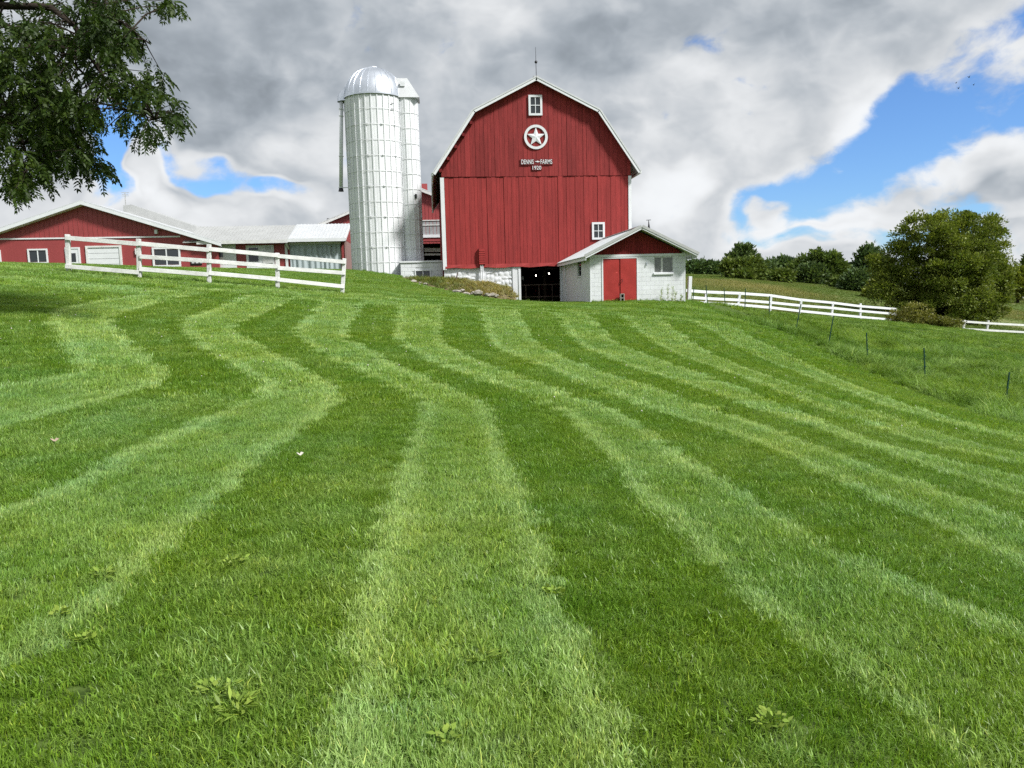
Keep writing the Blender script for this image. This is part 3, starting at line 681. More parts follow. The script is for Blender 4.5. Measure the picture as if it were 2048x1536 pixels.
for (a, b, c_, d_) in rubble(BX0+0.0, 4.29, 0.95, 3.03):
    stone(MB(), a+0.003, b-0.003, YB+0.065, c_+0.003, d_-0.003, rs, ny=rs.uniform(.03,.075)).build('stone', M['white_block'], fd, smooth=True)
B(4.30, 4.62, YB-0.02, YB+0.45, 0.9, 3.0).build('door_pier', M['white_block'], barn)
B(4.62, 4.74, YB-0.06, YB+0.2, 0.95, 3.02).build('door_jamb', M['white'], barn)
B(6.93, 7.06, YB-0.03, YB+0.2, 0.95, 3.02).build('door_jamb', M['white'], barn)
B(BX0, 4.6, YB+0.45, YB+0.6, 0.6, 3.1).build('foundation_inner', M['dark_wood'], barn)
B(7.06, BX1, YB+0.02, YB+0.5, 0.6, 3.02).build('foundation_wall', M['white_block'], barn)
B(BX0+0.14, BX1-0.14, YB+0.13, BYB, 3.05, 3.2).build('loft_floor', M['dark_wood'], barn)
B(BX0+0.14, BX1-0.14, YB+0.3, BYB, 0.85, 1.03).build('stable_floor', M['dark_wood'], barn)
for (x, y) in ((4.95, 45.0), (6.35, 44.6), (5.6, 49)): B(x, x+0.16, y, y+0.16, 1.03, 3.05).build('post', M['dark_wood'], barn)
# pipe gate in the doorway
gt = thing('stall_gate', (5.8, YB+1.2, 1.03), 'dark pipe stall gate standing inside the barn doorway', 'gate')
for x in (4.75, 5.15, 5.9, 6.65, 7.1): MB().tube([(x,YB+1.2,1.03),(x,YB+1.2,2.05)],0.025,6).build('upright', M['rust'], gt)
for zz_ in (1.35, 2.02): MB().tube([(4.75,YB+1.2,zz_),(7.1,YB+1.2,zz_)],0.025,6).build('rail', M['rust'], gt)
for (px_, py_, Y_, who) in ((1072, 551, 50.0, 'left'), (1098, 547, 49.0, 'right')):
    c_ = at(px_, py_, Y_); b_ = thing('light_bulb', (c_[0], c_[1], c_[2]), 'glowing bare bulb inside the barn doorway, %s of the two' % who, 'light bulb', 'bulbs inside the barn')
    MB().tube([(c_[0],c_[1],c_[2]-0.055+0.022*k) for k in range(6)],[0.012,0.03,0.038,0.035,0.022,0.012],10).build('globe', M['bulb'], b_)
    MB().tube([(c_[0],c_[1],c_[2]+0.05),(c_[0],c_[1],3.05)],0.008,5).build('cord', M['dark'], b_)
c_ = at(1045, 556, 43.6)
fs_ = MB().prism([(c_[0]-0.08,c_[2]-0.10),(c_[0]+0.09,c_[2]-0.12),(c_[0]+0.07,c_[2]+0.06),(c_[0]+0.01,c_[2]+0.11),(c_[0]-0.07,c_[2]+0.07)], 43.58, 43.63).build('feed_sack', M['tarp'])
tag(fs_, 'pale sack hanging just inside the barn doorway', 'sack')
MB().bar((c_[0],43.6,c_[2]+0.1),(c_[0],43.6,3.05),0.01,0.01).build('string', M['dark'], fs_)

# ---------------------------------------------------------------- milk house against the barn
YS = 34.6
mh = thing('milk_house', (9.3, YS, 1.0), 'low white block milk house with red double doors and a metal roof', 'building')
SX0, SX1, SZ = 7.07, 11.50, 3.20
DX0, DX1, DZ0, DZ1 = 7.65, 9.24, 1.10, 3.05
WX0, WX1, WZ0, WZ1 = 10.05, 10.92, 2.36, 3.06
fw = MB()
fw.box(SX0+.01, DX0, YS+.012, YS+.2, 0.6, SZ); fw.box(DX0, DX1, YS+.012, YS+.2, DZ1, SZ); fw.box(DX1, WX0, YS+.012, YS+.2, 0.6, SZ)
fw.box(WX0, WX1, YS+.012, YS+.2, 0.6, WZ0); fw.box(WX0, WX1, YS+.012, YS+.2, WZ1, SZ); fw.box(WX1, SX1-.01, YS+.012, YS+.2, 0.6, SZ)
fw = fw.build('front_wall', M['mortar'], mh)
rr_ = random.Random(3); row = 0; z = 0.78
while z < SZ-0.05:
    z1 = min(z+0.2, SZ-0.10); x = SX0-(0.2 if row % 2 else 0.0)
    while x < SX1:
        xa, xb = max(x, SX0), min(x+0.4, SX1); segs = [(xa, xb)]
        for (ox0, ox1, oz0, oz1) in ((DX0-0.05, DX1+0.03, 0, DZ1+0.03), (WX0, WX1, WZ0-0.02, WZ1)):
            if z1 > oz0+0.02 and z < oz1-0.02:
                ns = []
                for (a, b) in segs:
                    if b <= ox0 or a >= ox1: ns.append((a, b)); continue
                    if a < ox0: ns.append((a, ox0))
                    if b > ox1: ns.append((ox1, b))
                segs = ns
        for (a, b) in segs:
            if b-a > 0.03 and z1-z > 0.05:
                B(a+0.0025, b-0.0025, YS-rr_.uniform(0, 0.004), YS+0.02, z+0.0025, z1-0.0025).build('block', M['white_block'], fw)
        x += 0.4
    z += 0.2; row += 1
B(SX0-0.004, SX1+0.004, YS-0.03, YS+0.01, SZ-0.095, SZ+0.01).build('wall_plate', M['white'], mh)
B(SX0-0.006, SX0+0.06, YS-0.012, YS+0.1, 0.8, SZ-0.1).build('corner_strip', M['white'], mh)
B(SX1-0.05, SX1+0.006, YS-0.012, YS+0.1, 0.8, SZ-0.1).build('corner_strip', M['white'], mh)
# side walls; a small window in the left one
sy0, sy1 = 36.7, 37.75
sw = MB(); sw.box(SX0, SX0+.18, YS+.2, sy0, 0.6, SZ); sw.box(SX0, SX0+.18, sy1, YB-0.09, 0.6, SZ); sw.box(SX0, SX0+.18, sy0, sy1, 0.6, 2.33); sw.box(SX0, SX0+.18, sy0, sy1, 3.02, SZ)
sw = sw.build('side_wall', M['white_block'], mh)
jt = MB()
for k in range(11): jt.box(SX0-0.003, SX0, YS+0.1, YB-0.4, 0.98+0.2*k, 0.988+0.2*k)
jt.build('mortar_joint', M['mortar'], sw)
B(SX0+0.06, SX0+0.10, sy0, sy1, 2.33, 3.02).build('window_pane', M['glass'], mh)
B(SX0-0.04, SX0+0.12, sy0-0.06, sy1+0.06, 2.27, 2.33).build('window_sill', M['white'], mh)
fr_ = MB(); fr_.box(SX0+0.02,SX0+0.09,sy0,sy0+0.07,2.33,3.02); fr_.box(SX0+0.02,SX0+0.09,sy1-0.07,sy1,2.33,3.02); fr_.build('window_frame', M['white_old'], mh)
B(SX0-0.05, SX0-0.004, YB-1.0, YB-0.1, 0.8, 3.1).build('side_panel', M['white'], mh)
B(SX1-0.18, SX1, YS+.2, YB-0.1, 0.4, SZ).build('side_wall', M['white_block'], mh)
# gable of narrow boards
AX, AZ = 9.33, 4.36
gb = MB().prism([(SX0+0.1,SZ+0.01),(SX1-0.1,SZ+0.01),(AX,AZ-0.12)], YS+0.03, YS+0.12).build('gable', M['gap_red'], mh)
bx = SX0+0.25
while bx < SX1-0.3:
    b2 = bx+0.085; sl = lambda x: AZ-0.14-(AZ-0.14-SZ)*abs(x-AX)/(AX-SX0-0.05)
    if min(sl(bx), sl(b2)) > SZ+0.04:
        p_ = [(bx+.004,SZ+0.012),(b2-.004,SZ+0.012),(b2-.004,sl(b2))]
        if bx < AX < b2: p_.append((AX, sl(AX)))
        p_.append((bx+.004, sl(bx))); MB().prism(p_, YS+0.005+rr_.uniform(0, .012), YS+0.035).build('board', M['weathered_red'], gb)
    bx = b2
# roof
RY0 = YS-0.55
EL, ER, EZ2 = 6.74, 11.93, 3.10
for (xa, za, xb, zb, side) in ((EL, EZ2, AX, AZ, 0), (AX, AZ, ER, EZ2, 1)):
    L = math.hypot(xb-xa, zb-za); nx_, nz_ = -(zb-za)/L, (xb-xa)/L
    r = MB().prism([(xa,za),(xb,zb),(xb+nx_*.04,zb+nz_*.04),(xa+nx_*.04,za+nz_*.04)], RY0, YB-0.10).build('roof_slope', M['roof_metal'], mh)
    rr2 = MB(); k = 0
    while RY0+0.3+k*0.3 < YB-0.3:
        y = RY0+0.3+k*0.3; k += 1
        rr2.poly([(xa+nx_*.04,y,za+nz_*.04),(xb+nx_*.04,y,zb+nz_*.04),(xb+nx_*.04,y+.06,zb+nz_*.04),(xa+nx_*.04,y+.06,za+nz_*.04),(xa+nx_*.062,y+.03,za+nz_*.062),(xb+nx_*.062,y+.03,zb+nz_*.062)],(0,1,5,4),(4,5,2,3))
    rr2.build('rib', M['roof_metal'], r)
    MB().prism([(xa-nx_*.07,za-nz_*.07),(xb-nx_*.07,zb-nz_*.07),(xb-nx_*.003,zb-nz_*.003),(xa-nx_*.003,za-nz_*.003)], RY0-0.012, RY0+0.03).build('rake_board', M['white'], mh)
    MB().prism([(xa+nx_*.0,za+nz_*.0),(xb+nx_*.0,zb+nz_*.0),(xb+nx_*.115,zb+nz_*.115),(xa+nx_*.115,za+nz_*.115)], RY0-0.035, RY0-0.003).build('edge_flashing', M['roof_grey'], mh)
    MB().prism([(xa-nx_*.03,za-nz_*.03),(xb-nx_*.03,zb-nz_*.03),(xb-nx_*.012,zb-nz_*.012),(xa-nx_*.012,za-nz_*.012)], RY0+0.03, YB-0.2).build('soffit', M['white_old'], mh)
B(EL+0.02, EL+0.06, RY0+0.02, YB-0.1, EZ2-0.14, EZ2+0.0).build('eave_board', M['white'], mh)
B(ER-0.06, ER-0.02, RY0+0.02, YB-0.1, EZ2-0.14, EZ2+0.0).build('eave_board', M['white'], mh)
MB().bar((AX, RY0-0.02, AZ+0.05), (AX, YB-0.2, AZ+0.05), 0.26, 0.04).build('ridge_cap', M['roof_metal'], mh)
# double doors with dents
def dented(x0, x1, z0, z1, y, seed, nx=8, nz=12, amp=0.010):
    r = np.random.default_rng(seed); g_ = r.normal(0, 1, (nz+1, nx+1))
    for _ in range(2): g_ = (g_ + np.roll(g_, 1, 0) + np.roll(g_, -1, 0) + np.roll(g_, 1, 1) + np.roll(g_, -1, 1))/3.0
    g_[0] = g_[-1] = 0; g_[:, 0] = g_[:, -1] = 0; b = MB(); pts = []
    for j in range(nz+1):
        for i in range(nx+1): pts.append((x0+(x1-x0)*i/nx, y-0.01-amp*g_[j, i]*0.5, z0+(z1-z0)*j/nz))
    w_ = nx+1; b.poly(pts, *[(j*w_+i, j*w_+i+1, (j+1)*w_+i+1, (j+1)*w_+i) for j in range(nz) for i in range(nx)])
    b.box(x0, x1, y+0.0, y+0.04, z0, z1); return b
dl = dented(DX0+0.03, 8.43, DZ0+0.04, DZ1-0.03, YS+0.02, 4).build('door', M['door_red'], mh, smooth=True)
dr = dented(8.47, DX1-0.03, DZ0+0.04, DZ1-0.03, YS+0.0, 9).build('door', M['door_red'], mh, smooth=True)
MB().tube([(8.53,YS-0.02,2.10),(8.53,YS-0.09,2.10),(8.53,YS-0.09,1.98),(8.53,YS-0.02,1.98)],0.012,6).build('handle', M['iron'], dr)
B(DX0, DX1, YS+0.06, YS+0.09, DZ0, DZ1).build('door_back', M['dark'], mh)
df = MB(); df.box(DX0-0.045, DX0+0.02, YS-0.03, YS+0.1, 0.95, DZ1+0.03); df.box(DX1-0.01, DX1+0.025, YS-0.02, YS+0.1, 0.95, DZ1+0.03); df.box(DX0+0.02, DX1-0.01, YS-0.02, YS+0.1, DZ1-0.02, DZ1+0.03)
df.build('door_frame', M['white'], mh); B(DX0-0.05, DX1+0.06, YS-0.08, YS+0.1, 0.85, DZ0).build('door_step', M['white_block'], mh)
# front window, two sliding panes
wf = MB(); wf.box(WX0, WX0+.035, YS+.03, YS+.1, WZ0, WZ1); wf.box(WX1-.035, WX1, YS+.03, YS+.1, WZ0, WZ1); wf.box(WX0+.035, WX1-.035, YS+.03, YS+.1, WZ1-.035, WZ1); wf.box(WX0+.035, WX1-.035, YS+.03, YS+.1, WZ0, WZ0+.03)
wf = wf.build('window_frame', M['roof_grey'], mh)
B(WX0+.035, 10.42, YS+.075, YS+.085, WZ0+.03, WZ1-.035).build('pane', M['glass_pale'], wf)
B(10.44, WX1-.035, YS+.055, YS+.065, WZ0+.03, WZ1-.035).build('pane', M['glass_pale'], wf)
B(10.37, 10.46, YS+.045, YS+.09, WZ0+.03, WZ1-.035).build('mullion', M['white_old'], wf)
B(WX0-0.06, WX1+0.02, YS-0.07, YS+0.05, WZ0-0.11, WZ0-0.005).build('window_sill', M['white'], mh, bevel=0.02)
fx = thing('hose_tap', (9.69, YS, 2.7), 'small grey tap fixed on the white wall between door and window', 'tap')
MB().tube([(9.69,YS,2.80),(9.69,YS-.06,2.80),(9.69,YS-.06,2.70)],0.018,6).build('spout', M['galv'], fx); B(9.66,9.72,YS-.02,YS,2.72,2.86).build('plate', M['galv'], fx)
# spire vent standing on the far roof slope
c_ = at(1298, 461, 40.5); vs = thing('spire_vent', (c_[0], 40.5, c_[2]-0.3), 'slim dark pointed roof vent behind the milk house ridge', 'vent')
MB().tube([(c_[0],40.5,c_[2]-0.5),(c_[0],40.5,c_[2]+0.04),(c_[0]-0.01,40.5,c_[2]+0.36),(c_[0]-0.02,40.5,c_[2]+0.55)],[0.085,0.08,0.03,0.012],8).build('spire', M['iron'], vs)
MB().bar((c_[0]-0.14,40.5,c_[2]+0.54),(c_[0]+0.10,40.5,c_[2]+0.55),0.03,0.03).build('crossbar', M['iron'], vs)
# cinder block propping the doors
gz = h1(8.5, YS-0.2)
cb = thing('cinder_block', (8.49, YS-0.17, gz), 'grey hollow concrete block standing on end before the red doors', 'block')
z0b = max(gz-0.02, 0.98); bb = MB(); bb.box(8.40,8.43,YS-.28,YS-.09,z0b,z0b+.39); bb.box(8.555,8.585,YS-.28,YS-.09,z0b,z0b+.39)
for q in (0, .18, .36): bb.box(8.43,8.555,YS-.28,YS-.09,z0b+q,z0b+q+.03)
bb.build('shell', M['concrete'], cb)
B(8.43,8.555,YS-.10,YS-.092,z0b+.03,z0b+.36).build('core', M['dark'], cb)
# ---------------------------------------------------------------- silo
SC = (-2.92, 45.0); SR = 1.62; SZ0, SZ1 = 2.6, 12.52
silo = thing('silo', (SC[0], SC[1], SZ0), 'tall white ribbed stave silo with a shiny metal dome', 'silo')
def cyl(cx, cy, r, z0, z1, n=62, a0=0.0, a1=2*math.pi):
    b = MB(); full = abs(a1-a0-2*math.pi) < 1e-6; pts = []
    m_ = n if full else n+1
    for z in (z0, z1):
        for k in range(m_): t_ = a0+(a1-a0)*k/n; pts.append((cx+r*math.cos(t_), cy+r*math.sin(t_), z))
    fs = [(k, (k+1) % m_, m_+(k+1) % m_, m_+k) for k in range(n)]
    return b.poly(pts, *fs)
sw_ = cyl(SC[0], SC[1], SR, SZ0, SZ1).build('silo_wall', M['silo_white'], silo, smooth=True)
NC, BS = 31, 0.822
def arc_box(cx, cy, r0, r1, a0, a1, z0, z1, n=2):
    b = MB(); pts = []
    for k in range(n+1):
        t_ = a0+(a1-a0)*k/n; c_, s_ = math.cos(t_), math.sin(t_)
        pts += [(cx+r0*c_,cy+r0*s_,z0),(cx+r1*c_,cy+r1*s_,z0),(cx+r1*c_,cy+r1*s_,z1),(cx+r0*c_,cy+r0*s_,z1)]
    fs = [(0,1,2,3), (4*n+3,4*n+2,4*n+1,4*n)]
    for k in range(n):
        a = 4*k; fs += [(a+1,a+5,a+6,a+2),(a+2,a+6,a+7,a+3),(a,a+4,a+5,a+1)]
    return b.poly(pts, *fs)
rsl = random.Random(8); backs = MB()
for k in range(NC):
    a0 = 2*math.pi*k/NC; a1 = 2*math.pi*(k+1)/NC; am = (a0+a1)/2
    facing = math.sin(am) < 0.12
    z1 = SZ1; j = 0
    while z1 > SZ0+0.05:
        z0 = max(z1-BS, SZ0); pr = 0.006+rsl.uniform(0, 0.006)
        b = arc_box(SC[0], SC[1], SR-0.01, SR+pr, a0+0.004, a1-0.004, z0+0.008, z1-0.008)
        if facing: b.build('stave', M['silo_white'], sw_)
        else: backs.poly(b.v, *b.f)
        z1 -= BS
o_ = backs.build('far_staves', M['silo_white'], sw_); o_['kind'] = 'stuff'
for k in range(NC):
    a = 2*math.pi*k/NC
    if math.sin(a) > 0.45: continue
    c_, s_ = math.cos(a), math.sin(a); x, y = SC[0]+(SR+0.018)*c_, SC[1]+(SR+0.018)*s_
    MB().bar((x,y,SZ0),(x,y,SZ1),0.055,0.06,up=(c_,s_,0)).build('rib', M['silo_white'], silo)
nb = 0; z = SZ1
while z > SZ0+0.3:
    if nb > 0:
        cyl(SC[0], SC[1], SR+0.05, z-0.017, z+0.017).build('band', M['silo_white'], silo, smooth=True)
        bt = MB()
        for q in range(6):
            a = R_(205+q*27); bt.bar((SC[0]+(SR+.06)*math.cos(a)-.05*math.sin(a), SC[1]+(SR+.06)*math.sin(a)+.05*math.cos(a), z),(SC[0]+(SR+.06)*math.cos(a)+.05*math.sin(a), SC[1]+(SR+.06)*math.sin(a)-.05*math.cos(a), z),0.035,0.06)
        if nb % 2 == 0: bt.build('lug', M['silo_white'], silo)
    nb += 1; z -= BS
# dome of metal gores
dome = MB(); nd = 60; rings = 12; DR = SR+0.075; DH = 1.68; pts = []
for j in range(rings+1):
    t_ = (math.pi/2)*j/rings*0.965; r_ = DR*math.cos(t_); zz_ = SZ1-0.02+DH*math.sin(t_)
    for k in range(nd):
        a = 2*math.pi*k/nd; pts.append((SC[0]+r_*math.cos(a), SC[1]+r_*math.sin(a), zz_))
fs = [(j*nd+k, j*nd+(k+1) % nd, (j+1)*nd+(k+1) % nd, (j+1)*nd+k) for j in range(rings) for k in range(nd)] + [tuple(rings*nd+k for k in range(nd))]
dm = dome.poly(pts, *fs).build('dome', M['galv'], silo, smooth=True)
for k in range(24):
    a = 2*math.pi*(k+.5)/24; path = []
    for j in range(9):
        t_ = (math.pi/2)*j/8*0.94; r_ = (DR+0.008)*math.cos(t_); path.append((SC[0]+r_*math.cos(a), SC[1]+r_*math.sin(a), SZ1-0.02+(DH+0.008)*math.sin(t_)))
    MB().tube(path, 0.022, 4, caps=False).build('seam', M['galv'], dm)
cyl(SC[0], SC[1], DR+0.02, SZ1-0.07, SZ1+0.02).build('dome_rim', M['galv'], silo, smooth=True)
MB().tube([(SC[0],SC[1],SZ1+DH-0.04),(SC[0],SC[1],SZ1+DH+0.03)],[0.34,0.30],16).build('dome_cap', M['galv'], silo)
for (aa, zz_) in ((-52, 12.0), (-52, 11.7), (-24, 9.8)):
    a = R_(aa); MB().bar((SC[0]+(SR+.07)*math.cos(a)-.08*math.sin(a)*-1, SC[1]+(SR+.07)*math.sin(a)-.08*math.cos(a), zz_),(SC[0]+(SR+.07)*math.cos(a)-.08*math.sin(a), SC[1]+(SR+.07)*math.sin(a)+.08*math.cos(a), zz_),0.03,0.03).build('hatch_bar', M['iron'], silo)
# chute on the right flank with its hood
CXc, CYc, CR = -1.18, 44.72, 0.66
chute = cyl(CXc, CYc, CR, SZ0, SZ1-0.05, 28, R_(-125), R_(95)).build('chute', M['silo_white'], silo, smooth=True)
for k in range(9):
    a = R_(-118+25*k); MB().bar((CXc+(CR+.01)*math.cos(a),CYc+(CR+.01)*math.sin(a),SZ0),(CXc+(CR+.01)*math.cos(a),CYc+(CR+.01)*math.sin(a),SZ1-0.06),0.035,0.035,up=(math.cos(a),math.sin(a),0)).build('rib', M['silo_white'], chute)
z = SZ1-BS-0.1
while z > SZ0+0.2:
    cyl(CXc, CYc, CR+0.03, z-.02, z+.02, 28, R_(-125), R_(95)).build('band', M['silo_white'], chute, smooth=True); z -= BS
c_ = at(832, 392, CYc-0.62); B(c_[0]-.05,c_[0]+.05,CYc-CR*0.97,CYc-CR*0.7,c_[2]-.11,c_[2]+.11).build('opening', M['dark'], chute)
# hood over the chute: sloping front and ridge, sheet metal
hx0, hx1 = CXc-0.55, CXc+0.78; hy0, hy1 = CYc-0.72, CYc+0.72; hz = SZ1-0.12; ht = SZ1+0.98
MB().poly([(hx0,hy0,hz),(hx1,hy0,hz),(hx1,hy1,hz),(hx0,hy1,hz),(hx0-0.2,CYc-0.35,ht),(CXc+0.14,CYc-0.35,ht),(CXc+0.14,CYc+0.35,ht),(hx0-0.2,CYc+0.35,ht)],
          (0,1,5,4),(1,2,6,5),(2,3,7,6),(4,5,6,7),(3,0,4,7),(0,3,2,1)).build('chute_hood', M['roof_metal'], silo)
B(CXc-0.25,CXc+0.0,hy0+0.13,hy0+0.20,ht-0.48,ht-0.24).build('hood_hatch', M['white'], silo)
# filler pipe on the left with hood, collars and spout
p0 = np.array([SC[0]-SR-0.17, SC[1]-0.25, 12.32]); p1 = np.array([SC[0]-SR-0.42, SC[1]-0.25, 7.62])
lp = lambda f: tuple(p0*(1-f)+p1*f)
pipe = MB().tube([lp(0), lp(1)], 0.105, 12).build('filler_pipe', M['silo_white'], silo, smooth=True)
for f in (0.08, 0.16, 0.62, 0.985): MB().tube([lp(f-.004), lp(f+.004)], 0.135, 12).build('collar', M['silo_white'], pipe)
MB().tube([lp(0.99), lp(1.03)], [0.11, 0.15], 12).build('spout', M['iron'], pipe)
for f in (0.10, 0.985): MB().bar(lp(f), (SC[0]-SR*0.95, SC[1]-0.3, lp(f)[2]), 0.04, 0.04).build('bracket', M['silo_white'], pipe)
b = MB(); hp = []
for j in range(5):
    t_ = (math.pi/2)*j/4
    for k in range(9):
        a = math.pi*0.5+math.pi*k/8; hp.append((SC[0]-SR+0.30+(0.70*math.cos(t_)+0.02)*math.cos(a), SC[1]-0.1+(0.45*math.cos(t_)+0.02)*math.sin(a), 12.36+0.82*math.sin(t_)))
b.poly(hp, *[(j*9+k, j*9+k+1, (j+1)*9+k+1, (j+1)*9+k) for j in range(4) for k in range(8)]).build('pipe_hood', M['galv'], silo, smooth=True)

# ---------------------------------------------------------------- low block room between silo and barn
lw0, lw1 = at(801, 527, 42.9), at(889, 552, 42.9)
lr_ = thing('feed_room', (lw0[0], 43.0, 2.4), 'low white block room with flat cap between silo and barn', 'building')
fr0 = B(lw0[0], BX0-0.09, 42.92, 45.5, 2.0, 3.38).build('wall', M['mortar'], lr_)
z = 2.12; row = 0
while z < 3.3:
    x = lw0[0]-(0.2 if row % 2 else 0)
    while x < BX0-0.1:
        xa, xb = max(x, lw0[0]), min(x+0.4, BX0-0.1)
        if xb-xa > 0.04 and not (-1.0 < (xa+xb)/2 < -0.1 and z < 2.95): B(xa+.004, xb-.004, 42.90-rr_.uniform(0,.005), 42.925, z+.004, min(z+.196, 3.37)).build('block', M['white_block'], fr0)
        x += 0.4
    z += 0.2; row += 1
B(lw0[0]-0.06, BX0-0.085, 42.84, 45.6, 3.385, 3.47).build('cap', M['white'], lr_)
wn = sash(lr_, -1.0, -0.12, 2.45, 2.98, 42.93, fr=0.05, nx=2, nz=1)
B(-0.6, 0.42, 45.8, 46.5, 3.0, 3.62).build('feed_trough', M['white']).parent = None
tag(bpy.data.objects['feed_trough'], 'white trough seen above the low block room beside the barn', 'trough')

# ---------------------------------------------------------------- red cattle barn behind
YC = 66.0
rc = thing('cattle_barn', (2.0, YC, 3.0), 'red gabled cattle barn behind the silo with grey side curtain', 'barn')
aL, aA, aR = at(640, 454, YC), at(822, 371, YC), at(1004, 455, YC)
hw_ = (aR[0]-aL[0])/2; zr = aA[2]; ze = zr-hw_*0.385
cx_ = aA[0]; hw_ = 8.6; ze = zr-hw_*0.40
MB().prism([(cx_-hw_+.3,5.9),(cx_+hw_-.3,5.9),(cx_+hw_-.3,ze+.05),(cx_,zr-.1),(cx_-hw_+.3,ze+.05)], YC, YC+0.15).build('gable_wall', M['siding_red'], rc)
sd = MB(); x = cx_-hw_+0.4
while x < cx_+hw_-0.4:
    sd.bar((x,YC-0.01,5.95),(x,YC-0.01,ze+(zr-ze)*(1-abs(x-cx_)/hw_)-0.15),0.03,0.03); x += 0.3
sd.build('siding_rib', M['siding_red'], rc)
for s in (-1, 1):
    MB().prism([(cx_,zr),(cx_,zr+.08),(cx_+s*(hw_+.3),ze-.04),(cx_+s*(hw_+.3),ze-.12)][::(1 if s < 0 else -1)], YC-0.4, YC+30).build('roof_slope', M['roof_metal'], rc)
    MB().prism([(cx_,zr-.02),(cx_,zr-.22),(cx_+s*(hw_+.3),ze-.34),(cx_+s*(hw_+.3),ze-.14)][::(1 if s > 0 else -1)], YC-0.43, YC-0.38).build('rake_board', M['white_old'], rc)
for s in (-1, 1): B(cx_+s*(hw_-.3)-.1, cx_+s*(hw_-.3)+.1, YC+.15, YC+30, 3.0, ze).build('side_wall', M['siding_red'], rc)
q0, q1 = at(846, 441, YC), at(880, 472, YC)
B(q0[0]-3, 3.2, YC-0.02, YC+.04, q1[2]+0.05, q0[2]).build('curtain', M['tarp'], rc)
for zz_ in (q0[2], (q0[2]*0.7+q1[2]*0.3)): MB().bar((q0[0]-3,YC-.05,zz_),(3.2,YC-.05,zz_),.05,.07).build('curtain_rail', M['white_old'], rc)
B(q0[0]-3, 3.2, YC-0.12, YC+.06, q1[2]-0.12, q1[2]+0.12).build('lintel', M['white'], rc)
B(q0[0]-3, 3.2, YC-0.04, YC+.06, q1[2]-0.42, q1[2]-0.12).build('header', M['siding_red'], rc)
B(cx_-hw_+.4, cx_+hw_-.4, YC+9, YC+9.2, 2.8, 9).build('rear_wall', M['dark'], rc)
B(cx_-hw_+.4, cx_+hw_-.4, YC+.16, YC+9, 6.0, 6.1).build('ceiling', M['dark'], rc)
B(cx_-hw_+.4, cx_+hw_-.4, YC+.0, YC+9, 2.4, 3.0).build('floor', M['dark'], rc)
for (pa, pb, w_) in (((849,500),(877,500),.34), ((849,509),(877,509),.16)):
    a, b_ = at(*pa, YC+1), at(*pb, YC+1); MB().bar((a[0],YC+1,a[2]),(b_[0]+1,YC+1,b_[2]),.06,w_).build('stall_board', M['white_old'], rc)
B(cx_-hw_+.3, q0[0]-5.2, YC-.01, YC+.1, 3.9, 5.9).build('front_wall', M['siding_red'], rc)
MB().bar((cx_-hw_+.3,YC-.1,4.0),(q0[0]-5,YC-.1,4.0),.08,.3).build('kick_board', M['white_old'], rc)
c_ = at(849, 374, YC+6); B(c_[0]-.26,c_[0]+.26,YC+5.7,YC+6.3,c_[2]-1.1,c_[2]+.26).build('chimney', M['siding_red'], rc)

# ---------------------------------------------------------------- long red workshop on the left
YL = 54.0
ws = thing('workshop', (-22.6, YL, 3.1), 'long low red workshop with white gable trim and garage door', 'building')
ap = at(168, 404, YL); rk = at(446, 487, YL); hw_ = rk[0]-ap[0]; zr, ze = ap[2], rk[2]
wx0, wx1 = ap[0]-hw_+0.35, rk[0]-0.35
sl = lambda x: zr-(zr-ze)*abs(x-ap[0])/hw_
fwl = MB().prism([(wx0,2.6),(wx1,2.6),(wx1,sl(wx1)-.05),(ap[0],zr-.05),(wx0,sl(wx0)-.05)], YL, YL+.15).build('front_wall', M['siding_red'], ws)
sd = MB(); x = wx0+.2; lz = at(200, 475, YL)[2]
while x < wx1:
    if sl(x)-.3 > lz+.05: sd.box(x-.018, x+.018, YL-.022, YL+.001, lz, sl(x)-.25)
    x += 0.305
sd.build('siding_rib', M['siding_red'], fwl)
B(wx0, wx1, YL+16, YL+16.15, 2.6, ze).build('rear_wall', M['siding_red'], ws)
for x in (wx0, wx1-.15): B(x, x+.15, YL+.15, YL+16, 2.6, ze).build('side_wall', M['siding_red'], ws)
for s in (-1, 1):
    e_ = ap[0]+s*hw_
    MB().prism([(ap[0],zr),(ap[0],zr+.07),(e_,ze+.07),(e_,ze)][::(1 if s < 0 else -1)], YL-.5, YL+16.5).build('roof_slope', M['roof_metal'], ws)
    MB().prism([(ap[0],zr-.005),(ap[0],zr-.21),(e_,ze-.21),(e_,ze-.005)][::(1 if s > 0 else -1)], YL-.53, YL-.47).build('rake_board', M['white'], ws)
    MB().prism([(ap[0],zr-.21),(ap[0],zr-.23),(e_,ze-.23),(e_,ze-.21)][::(1 if s > 0 else -1)], YL-.47, YL-.02).build('soffit', M['white_old'], ws)
la, lb2 = at(0, 478, YL), at(392, 472.5, YL)
MB().bar((wx0, YL-.03, la[2]), (lb2[0]-1.0, YL-.03, lb2[2]), .05, .09).build('trim_strip', M['white'], ws)
def rect(px0, py0, px1, py1, Y):
    a, b_ = at(px0, py0, Y), at(px1, py1, Y); return a[0], b_[0], b_[2], a[2]
x0,x1,z0,z1 = rect(55,498,98,527,YL); sash(ws, x0,x1,z0,z1, YL-.02, fr=.10, nx=2, nz=1, bar=.06)
x0,x1,z0,z1 = rect(304,495,363,533,YL); wq = sash(ws, x0,x1,z0,z1, YL-.02, fr=.12, nx=2, nz=1, bar=.07)
x0,x1,z0,z1 = rect(130,495,163,532,YL)
dd = B(x0+.1, x1-.1, YL-.05, YL, 2.9, z1-.1).build('door', M['white'], ws)
